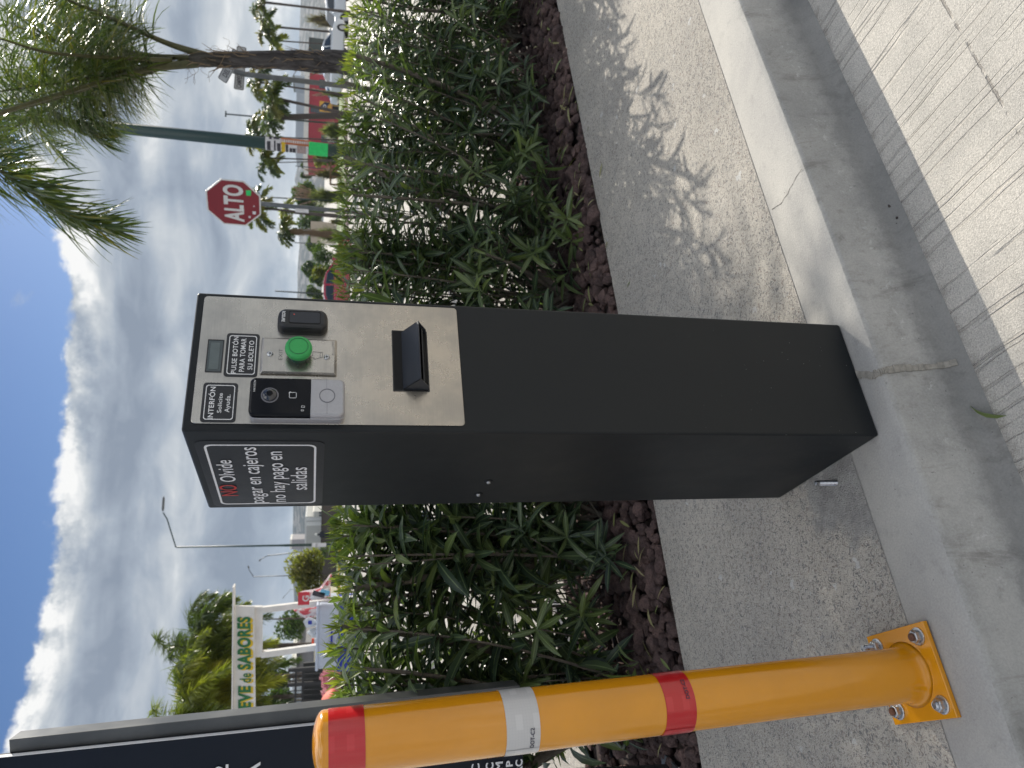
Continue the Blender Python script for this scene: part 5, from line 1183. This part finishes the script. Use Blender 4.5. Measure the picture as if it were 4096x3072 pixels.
# ---------------------------------------------------------------- vehicles
m_tyre=mat('tyre_rubber',(.015,.015,.016),.8); m_rim=mat('alloy_rim',(.45,.45,.46),.35,metal=.8); m_trim=mat('black_trim',(.012,.012,.013),.5)
m_lamp=mat('headlamp_glass',(.5,.5,.52),.15,coat=1)
def car(name,loc,yaw,body,roofline,belt,L,Wd,mt,label,cat,wheels,wr=.33,wins=()):
    "side profile looking along +y: body polygon and glasshouse polygon in (x,z); x forward"
    e=empty(name,loc,yaw,label,cat); n=len(body)
    f=lambda a_,b_,h:(a_,h,b_)
    mb=MB(); L1=[]; 
    for h,ins in((-Wd/2,.10),(-Wd/2+.10,0.0),(Wd/2-.10,0.0),(Wd/2,.10)):
        cx=sum(p[0] for p in body)/n; cz=sum(p[1] for p in body)/n
        L1.append([(cx+(x-cx)*(1-ins*.35),h,cz+(z-cz)*(1-ins*.9)) for x,z in body])
    mb.add([p for q_ in L1 for p in q_],[(i*n+k,i*n+(k+1)%n,(i+1)*n+(k+1)%n,(i+1)*n+k) for i in range(3) for k in range(n)]+[tuple(range(n))[::-1],tuple(3*n+k for k in range(n))])
    mb.build('body',mt,e,bevel=.05,seg=3)
    def cabin(nm,poly,w0,w1,mat_,grow=0):
        m_=len(poly); zb=min(p[1] for p in poly); zt=max(p[1] for p in poly); mb=MB(); V=[]
        for sg in(-1,1):
            for x,z in poly: t=(z-zb)/(zt-zb); V.append((x,sg*((w0+(w1-w0)*t)/2+grow),z))
        mb.add(V,[tuple(range(m_))[::-1],tuple(range(m_,2*m_))]+[(i,(i+1)%m_,m_+(i+1)%m_,m_+i) for i in range(m_)]); return mb.build(nm,mat_,e,bevel=.03)
    cabin('glasshouse',roofline,Wd*.93,Wd*.74,mt)
    for poly in wins: cabin('window',poly,Wd*.93,Wd*.76,m_glass,.012)
    # windscreen and rear screen
    ps=[p for p in roofline]; zt=max(p[1] for p in ps)
    for (a_,b_) in((ps[0],ps[1]),(ps[-1],ps[-2])):
        d_=Vector((b_[0]-a_[0],b_[1]-a_[1])); nrm=Vector((-d_.y,d_.x)).normalized()*.02
        if nrm.y<0: nrm=-nrm
        mb=MB(); w0,w1=Wd*.84,Wd*.68; P=[(a_[0]+d_.x*.08+nrm.x,a_[1]+d_.y*.08+nrm.y,w0),(a_[0]+d_.x*.92+nrm.x,a_[1]+d_.y*.92+nrm.y,w1)]
        mb.add([(P[0][0],-P[0][2]/2,P[0][1]),(P[0][0],P[0][2]/2,P[0][1]),(P[1][0],P[1][2]/2,P[1][1]),(P[1][0],-P[1][2]/2,P[1][1])],[(0,1,2,3)]); mb.build('windscreen',m_glass,e)
    for wx in wheels:
        for sg in(-1,1):
            mb=MB(); mb.tube([(wx,sg*(Wd/2-.2),wr),(wx,sg*(Wd/2+.01),wr)],wr,20); w_=mb.build('wheel',m_tyre,e); mb=MB(); mb.tube([(wx,sg*(Wd/2-.02),wr),(wx,sg*(Wd/2+.02),wr)],[wr*.62,wr*.58],14); mb.build('rim',m_rim,w_)
    xf=max(p[0] for p in body)
    for sg in(-1,1):
        mb=MB(); mb.box((xf-.14,sg*(Wd/2-.28),.68),(.22,.36,.15)); mb.build('headlight',m_lamp,e,bevel=.03)
        mb=MB(); mb.box((roofline[0][0]-.12,sg*(Wd/2+.06),roofline[0][1]+.10),(.14,.20,.13)); mb.build('wing_mirror',mt,e,bevel=.03)
    return e
sed_b=[(2.15,.25),(2.2,.6),(1.9,.80),(.95,.95),(-1.7,1.0),(-2.15,.92),(-2.2,.35),(-1.9,.22),(1.8,.2)]
sed_r=[(1.05,.92),(.30,1.38),(-.1,1.46),(-.75,1.44),(-1.25,1.30),(-1.75,.98)]
sed_w=[[(.80,.98),(.27,1.32),(-.22,1.38),(-.22,.98)],[(-.30,.98),(-.30,1.38),(-.75,1.36),(-1.15,1.22),(-1.35,.99)]]
m_cwhite=mat('white_car_paint',(.62,.66,.70),.25,coat=1.0); m_cred=mat('deep_red_car_paint',(.34,.008,.03),.2,coat=1.0)
def put_car(X,Y,d,zg): p=W(X,Y,d); return (p.x,d,zg)
pr_=W(1300,1120,37); car('red_car',(pr_.x-.15,37,gnd(pr_.x,37)+.0),R(8),sed_b,sed_r,0,4.4,1.75,m_cred,'dark red sedan driving behind the hedge between dispenser and stop sign','car',(1.35,-1.35),wins=sed_w)
ps_=W(1300,215,45); car('white_sedan',(ps_.x,45,gnd(ps_.x,45)),R(28),sed_b,sed_r,0,4.4,1.75,m_cwhite,'white sedan partly hidden by the shaggy palm trunk','car',(1.35,-1.35),wins=sed_w)
suv_b=[(2.3,.35),(2.35,.75),(2.15,1.02),(1.2,1.12),(-2.2,1.12),(-2.35,.9),(-2.3,.4),(1.9,.3)]; suv_r=[(1.35,1.08),(.75,1.66),(.3,1.74),(-1.9,1.74),(-2.2,1.60),(-2.25,1.10)]
suv_w=[[(1.05,1.15),(.68,1.58),(.05,1.64),(.05,1.15)],[(-.05,1.15),(-.05,1.64),(-.95,1.64),(-.95,1.15)],[(-1.05,1.15),(-1.05,1.64),(-1.85,1.62),(-2.0,1.15)]]
pt_=W(1300,40,54); car('white_utility_vehicle',(pt_.x+.4,54,gnd(pt_.x,54)),R(188),suv_b,suv_r,0,4.7,1.85,m_cwhite,'tall white utility vehicle at the far right edge of the scene','car',(1.45,-1.45),wr=.37,wins=suv_w)
pv=W(1300,308,70); car('pale_car',(pv.x,70,gnd(pv.x,70)),R(10),sed_b,sed_r,0,4.4,1.75,m_cwhite,'pale car seen between the shaggy palm trunk and the street sign post','car',(1.35,-1.35),wins=sed_w)
# ---------------------------------------------------------------- food stand
d=8.0; m_std=mat('white_painted_timber',(.68,.67,.64),.6,noise_amt=.08,nscale=10)
sb=W(1300,2600,d); zb=gnd(sb.x,d); ST=empty('food_stand',(sb.x,d,zb),0,'white wooden food stand with green and yellow lettering reading nieve de sabores','food stand'); so3=Vector((sb.x,d,zb))
def spx(X,Y,dd=0.0): return W(X,Y,d+dd)-so3
def slab(name,pts,th,mt,parent,dd=0.0):
    "flat board through four photo points, th metres thick (away from the viewer)"
    P=[spx(X,Y,dd) for X,Y in pts]; mb=MB(); n=len(P); Q=[p+Vector((0,th,0)) for p in P]
    mb.add(P+Q,[tuple(range(n)),tuple(range(n,2*n))[::-1]]+[(i,(i+1)%n,n+(i+1)%n,n+i) for i in range(n)]); return mb.build(name,mt,parent)
top=slab('roof_board',[(930,2350),(936,2350),(930,2990),(924,2990)],.14,m_std,ST,-.05)
bdp=slab('sign_board',[(941,2424),(1018,2426),(1023,2990),(934,2990)],.03,m_std,ST)
slab('beam',[(1018,2428),(1049,2428),(1049,2628),(1019,2630)],.06,m_std,ST,.03)
def post(name,A_,B_,wpx,mt,parent,dd=.05):
    a_=spx(*A_,dd); b_=spx(*B_,dd); dr=(b_-a_).normalized(); b_=a_+dr*((a_.z)/-dr.z); mb=MB(); w_=wpx*pxm(d); mb.box((a_+b_)/2,(w_,w_,(a_-b_).length),(a_-b_).to_track_quat('Z','Y').to_matrix()); return mb.build(name,mt,parent)
post('post',(1045,2439),(1350,2402),21,m_std,ST); post('post',(1045,2618),(1272,2587),21,m_std,ST)
# lettering, green over a yellow drop shadow; letters lean
m_lg=mat('green_sign_paint',(.02,.15,.05),.6); m_ly=mat('yellow_sign_paint',(.70,.48,.02),.6)
A0,A1=spx(1010,2960),spx(1006,2470); uxs=(A1-A0).normalized(); uzs=Vector((0,0,1)); uzs=(uzs-uxs*uzs.dot(uxs)).normalized()
def sx_(Y): return (spx(1008,Y)-A0).dot(uxs)
def sz_(X,Y): return (spx(X,Y)-A0).dot(uzs)
Zs=lambda x,y:(500+x/2.149,2300+y/2.149)
for dxy,mt,hh_ in(((-.012,-.022),m_ly,.004),((0,0),m_lg,.008)):
    fL=lambda a_,b_,h: tuple(A0+uxs*(a_+dxy[0])+uzs*(b_+dxy[1])+Vector((0,-h,0)))
    for wrd,(y0,y1),(xt,xb),ref in(('NIEVE',(1275,940),(975,1085),'H'),('de',(918,838),(985,1085),'d'),('SABORES',(808,350),(968,1083),'H')):
        X0,Ya=Zs(xb,y0); X1,Yb=Zs(xt,y1); zb_=sz_(Zs(xb,y0)[0],Ya); zt_=sz_(Zs(xt,y0)[0],Ya)
        text(wrd,None,sx_(Ya),sx_(Yb),zb_,zt_,mt,bdp,ref=ref,f=fL,h=hh_,bold=.045 if wrd!='de' else .015,space=1.10,shear=.12)
# cooler on the stand counter
def block(name,X0,X1,Y0,Y1,dd,dep,mt,label,cat,bev=.02,parent=None,taper=0,nm2='box'):
    a_=W(X0,Y0,d+dd); b_=W(X1,Y1,d+dd); cx=(a_.x+b_.x)/2; zt,zb_=max(a_.z,b_.z),min(a_.z,b_.z); w_=abs(a_.x-b_.x)
    e=empty(name,(cx,d+dd+dep/2,zb_),0,label,cat); mb=MB(); h_=zt-zb_
    mb.prism(rrect(-w_/2,w_/2,-dep/2,dep/2,.06),0,h_,lambda a2,b2,h:(a2*(1+taper*h/h_),b2*(1+taper*h/h_),h)); mb.build(nm2,mt,e,bevel=bev); return e,w_,h_,dep
m_cool=mat('pale_blue_plastic',(.44,.50,.60),.4,noise_amt=.05,nscale=6); m_blue=mat('royal_blue_plastic',(.01,.03,.30),.4)
e,w_,h_,dp=block('cooler',1276,1352,2425,2672,-.1,.5,m_cool,'pale blue grey cooler box on the food stand counter','cooler',taper=.04)
mb=MB(); mb.box((0,0,h_+.008),(w_*1.05,dp*1.05,.03)); mb.build('lid',m_cool,e,bevel=.01)
mb=MB(); mb.box((0,-dp/2-.012,h_*.35),(w_*.3,.02,.02)); mb.build('handle',m_blue,e)
e,w_,h_,dp=block('crate',1352,1425,2430,2690,-.1,.55,m_blue,'royal blue plastic crate under the cooler','crate')
ctp=W(1425,2560,d); mb=MB(); CT=empty('counter_table',(ctp.x,d+.1,zb),0,'white table carrying the blue crate and the cooler','table')
mb.box((0,0,ctp.z-zb-.03),(1.15,.75,.04)); mb.build('table_top',m_std,CT)
for i in(-1,1):
    for j in(-1,1): mb=MB(); mb.box((i*.52,j*.32,(ctp.z-zb-.05)/2),(.05,.05,ctp.z-zb-.05)); mb.build('leg',m_std,CT)
# hanging plastic bags
def M_bag(name,c,alpha=.8,patt=None):
    m=mat(name,c,.25,coat=.3,bump=.6,bscale=18); b=m.node_tree.nodes['Principled BSDF']; q=G(m.node_tree); P=q.n('ShaderNodeTexCoord').outputs['Object']
    if patt:
        n_=q.noise(P,14,4,.6); q.l(q.mix(q.ss(n_,.47,.53),c4(c),c4(patt)),b.inputs['Base Color'])
    b.inputs['Alpha'].default_value=alpha; return m
def bag(name,pts,d_,th,mt,label,cat='bag',seed=1,extra=None):
    "crumpled pillow from a photo outline: middle bulges, rim pinched"
    P=[W(X,Y,d_) for X,Y in pts]; c=sum(P,Vector())/len(P); e=empty(name,c,0,label,cat); n=len(P); D=[]
    for i in range(n):
        for k in range(4): D.append(P[i].lerp(P[(i+1)%n],k/4)-c)
    n=len(D); mb=MB(); vs=[]; rings=(1.0,.8,.5,.2)
    for sg in(-1,1):
        for r_ in rings:
            for p in D: q_=p*r_; hgt=th*math.sqrt(max(0,1-r_*r_)); w_=noise.noise(Vector((q_.x*9+seed,q_.z*9,sg)))*th*.5*(r_<1); vs.append((q_.x,sg*hgt+w_,q_.z))
        vs.append((0,sg*th,0))
    m_=n*4+1; fs=[]
    for s2 in range(2):
        o_=s2*m_
        for i in range(3):
            for k in range(n): fs.append((o_+i*n+k,o_+i*n+(k+1)%n,o_+(i+1)*n+(k+1)%n,o_+(i+1)*n+k))
        for k in range(n): fs.append((o_+3*n+k,o_+3*n+(k+1)%n,o_+4*n))
    mb.add(vs,fs); mb.build('film',mt,e,smooth=True)
    if extra: extra(e,c)
    return e
m_bagr=M_bag('red_white_film',(.62,.55,.55),.92,(.50,.05,.07)); m_bagc=M_bag('clear_film',(.62,.66,.68),.7); m_bagw=M_bag('milky_film',(.66,.67,.68),.85)
def prt(e,c):
    mb=MB(); p=W(1215,2394,7.72)-c; mb.box(p,(.13,.004,.11)); mb.build('red_print',mat('red_bag_print',(.55,.04,.06),.6),e)
    f=lambda a_,b_,h:(a_,-h,b_); q_=W(1222,2394,7.66)-c; text('G',None,q_.x-.03,q_.x+.03,q_.z-.035,q_.z+.03,m_wht,e,f=lambda a_,b_,h:(a_,q_.y-h,b_),h=.002,bold=.03)
bag('printed_bag',[(1193,2372),(1200,2408),(1262,2400),(1322,2398),(1322,2340),(1330,2290),(1316,2318),(1290,2352),(1240,2362)],7.8,.07,m_bagr,'red and white printed plastic bag hanging at the right post of the stand',extra=prt)
def prt2(e,c): mb=MB(); mb.box(W(1300,2370,7.58)-c,(.05,.004,.09),Matrix.Rotation(.3,3,'Y')); mb.build('blue_print',mat('light_blue_print',(.15,.42,.62),.5),e); mb=MB(); mb.box(W(1275,2377,7.58)-c,(.05,.004,.12),Matrix.Rotation(.3,3,'Y')); mb.build('dark_print',m_print,e)
bag('rolled_bag',[(1236,2392),(1250,2372),(1300,2356),(1318,2352),(1320,2380),(1290,2392),(1245,2400)],7.68,.04,m_bagw,'white bag with black and light blue print lying over the printed bag',extra=prt2,seed=3)
bag('pink_bag',[(1172,2440),(1185,2432),(1290,2428),(1310,2440),(1280,2455),(1230,2478),(1200,2462)],8.3,.08,m_bagr,'pinkish plastic bag left of the right stand post',seed=5)
bag('bottle_bag',[(1212,2486),(1230,2468),(1250,2474),(1276,2485),(1262,2502),(1225,2512)],8.1,.06,m_bagc,'clear bag with a blue label on top of the cooler',seed=7,extra=lambda e,c:(lambda mb:(mb.box(W(1240,2490,8.0)-c,(.04,.004,.04)),mb.build('blue_label',m_blue,e)))(MB()))
bag('clear_bag',[(1226,2530),(1240,2515),(1276,2508),(1278,2548),(1250,2550)],8.1,.07,m_bagc,'clear crumpled bag on the left half of the cooler',seed=9)
e=empty('cup',W(1276,2567,8.15),0,'small orange red cup on the cooler behind the left stand post','cup'); mb=MB(); mb.lathe([(.030,0),(.038,.05)],16); mb.build('cup_body',m_wht,e); mb=MB(); mb.lathe([(.0385,.05),(.039,.075)],16); mb.build('cup_rim_band',mat('orange_red_plastic',(.65,.07,.02),.4),e)
# salmon round top (balloon like dome) beside the totem
c=W(1340,2835,7.0); rr_=abs(W(1276,2835,7.0).z-c.z); e=empty('beach_umbrella',(c.x,c.y,gnd(c.x,c.y)),0,'salmon coloured round umbrella top between the totem sign and the hedge','umbrella')
zc=c.z-gnd(c.x,c.y); mb=MB(); mb.lathe([(rr_*1.25*math.cos(R(a_)),zc-.0+rr_*math.sin(R(a_))) for a_ in(0,15,30,45,60,72,82,88)],28); mb.build('canopy',mat('salmon_fabric',(.62,.14,.085),.7,noise_amt=.04,nscale=6),e,smooth=True)
mb=MB(); mb.tube([(0,0,0),(0,0,zc)],.018,8); mb.build('pole',m_galv,e)
# ---------------------------------------------------------------- totem sign by the bollard
yT=1.95; m_tot=mat('dark_navy_sign_face',(.005,.009,.018),.34,spec=.25,noise_amt=.08,nscale=12); m_alu=mat('brushed_dark_aluminium',(.105,.11,.112),.42,metal=.6,noise_amt=.22,nscale=7)
TO=empty('totem_sign',(-1.09,1.99,0),0,'tall dark totem sign with a grey metal side standing behind the bollard','sign'); o3=Vector((-1.09,1.99,0))
def tp_(X,Y,y): return W(X,Y,y)-o3
def hexa(name,F,B_,mt,parent,bevel=0):
    mb=MB(); n=len(F); mb.add(F+B_,[tuple(range(n)),tuple(range(n,2*n))[::-1]]+[(i,(i+1)%n,n+(i+1)%n,n+i) for i in range(n)]); return mb.build(name,mt,parent,bevel=bevel)
# side return: a box section 9 cm wide seen beside the face
def lineY(pa,pb,X): return pa[1]+(pb[1]-pa[1])*(X-pa[0])/(pb[0]-pa[0])
oe=((35,2958),(1300,2824)); ie=((0,3029),(1258,2898))
Xb=2500; F=[tp_(35,lineY(*oe,35),yT+.02),tp_(Xb,lineY(*oe,Xb),yT+.02),tp_(Xb,3180,yT+.02),tp_(43,3180,yT+.02)]
F=[tp_(35,lineY(*oe,35),yT+.02),tp_(2080,lineY(*oe,2080),yT+.02),tp_(2080,lineY(*ie,2080)+60,yT+.02),tp_(43,lineY(*ie,43)+60,yT+.02)]
hexa('metal_frame',F,[p+Vector((-.012,.07,0)) for p in F],m_alu,TO,bevel=.002)
F=[tp_(-90,lineY(*ie,-90),yT),tp_(2091,lineY(*ie,2091),yT),tp_(2091,3900,yT),tp_(-90,3900,yT)]
hexa('sign_face',F,[p+Vector((0,.018,0)) for p in F],m_tot,TO)
F=[tp_(-90,lineY(*ie,-90)-1.2,yT+.001),tp_(2091,lineY(*ie,2091)-1.2,yT+.001),tp_(2091,lineY(*ie,2091)+.8,yT+.001),tp_(-90,lineY(*ie,-90)+.8,yT+.001)]
hexa('edge_trim',[p-Vector((0,.002,0)) for p in F],[p+Vector((0,.01,0)) for p in F],m_white,TO)
for x_,Y_ in((-.012,3121),(-.62,3760)):
    mb=MB(); mb.tube([Vector((x_,-.06,-.01)),tp_(2085,Y_,yT+.012)],.024,16); mb.build('support_tube',m_alu,TO,smooth=True)
mb=MB(); mb.box((-.03,-.06,.004),(.11,.11,.008)); mb.build('foot_plate',m_alu,TO,bevel=.001)
upT=(tp_(0,3029,yT)-tp_(1258,2898,yT)).normalized()
def tl(txt,Xt,Xb_,Yr,wpx,bold=.02,**k):
    "line of lettering whose right end is at photo row Yr and whose cap height spans Xt..Xb_"
    p0=tp_(Xb_,Yr,yT-.004); p1=tp_(Xt,Yr,yT-.004); pl=tp_(Xb_,Yr+wpx,yT-.004); ux=(p0-pl); L=ux.length; ux.normalize(); hgt=(p1-p0).dot(upT)
    return text(txt,None,-L,0,0,hgt,m_white,TO,f=lambda a_,b_,h: tuple(p0+Vector((1,0,0))*a_+upT*b_+Vector((0,-h,0))),h=.0008,bold=bold)
tl('2',855,914,3056,48); tl('ENTRADA',985,1042,3046,420)
tl('C',1886,1918,3052,40); tl('TRAFIC',1943,1974,3048,150,bold=.03); tl('MISM',1982,2011,3045,110,bold=.03); tl('E, P',2024,2051,3040,74,bold=.03); tl('CIRC',2062,2090,3036,92,bold=.03)
# ---------------------------------------------------------------- person by the far wall
pp_=W(1320,2137,57); zg=gnd(pp_.x,57)+.12
me=bpy.data.meshes.new('person'); 
J=[((0,0,.86),.13),((0,0,1.08),.15),((0,.02,1.32),.16),((0,.02,1.45),.06),((0,0,1.60),.095),((0,0,1.68),.08),
   ((.18,.02,1.38),.06),((.24,.04,1.12),.045),((.22,-.10,.92),.035),((.22,-.14,.86),.03),((-.18,.02,1.38),.06),((-.23,.06,1.12),.045),((-.22,.02,.90),.035),((-.22,0,.84),.03),
   ((.10,0,.80),.09),((.14,-.12,.46),.065),((.16,.05,.08),.045),((.16,-.10,.04),.035),((-.10,0,.80),.09),((-.12,.06,.46),.065),((-.14,.25,.10),.045),((-.14,.12,.04),.035)]
E_=[(0,1),(1,2),(2,3),(3,4),(4,5),(2,6),(6,7),(7,8),(8,9),(2,10),(10,11),(11,12),(12,13),(0,14),(14,15),(15,16),(16,17),(0,18),(18,19),(19,20),(20,21)]
me.from_pydata([j[0] for j in J],E_,[]); po=bpy.data.objects.new('person',me); COL.objects.link(po); sk=po.modifiers.new('skin','SKIN'); 
for i,(p,r_) in enumerate(J): me.skin_vertices[0].data[i].radius=(r_,r_)
me.skin_vertices[0].data[0].use_root=True
po.modifiers.new('sub','SUBSURF').levels=1; me.materials.append(mat('dark_clothing',(.025,.025,.04),.9)); po.location=(pp_.x,57,zg); po.scale=(.92,)*3
tag(po,'tiny person in dark clothes walking along the foot of the dark wall','person')
mb=MB(); mb.lathe([(.10,1.62),(.105,1.70),(.07,1.77),(.02,1.785)],14); h_=mb.build('pale_cap',m_wht,po)

# -- haze
HZ=MB(); HZ.box((0,720,24.5),(2900,1600,69)); hm=bpy.data.materials.new('thin_air'); hm.use_nodes=True; hn=hm.node_tree; hn.nodes.clear(); q=G(hn)
o_=q.n('ShaderNodeOutputMaterial'); v_=q.n('ShaderNodeVolumePrincipled'); v_.inputs['Color'].default_value=(.62,.80,1,1); v_.inputs['Density'].default_value=.00014; v_.inputs['Anisotropy'].default_value=.2
q.l(v_.outputs[0],o_.inputs['Volume']); tag(HZ.build('haze',hm),kind='stuff')
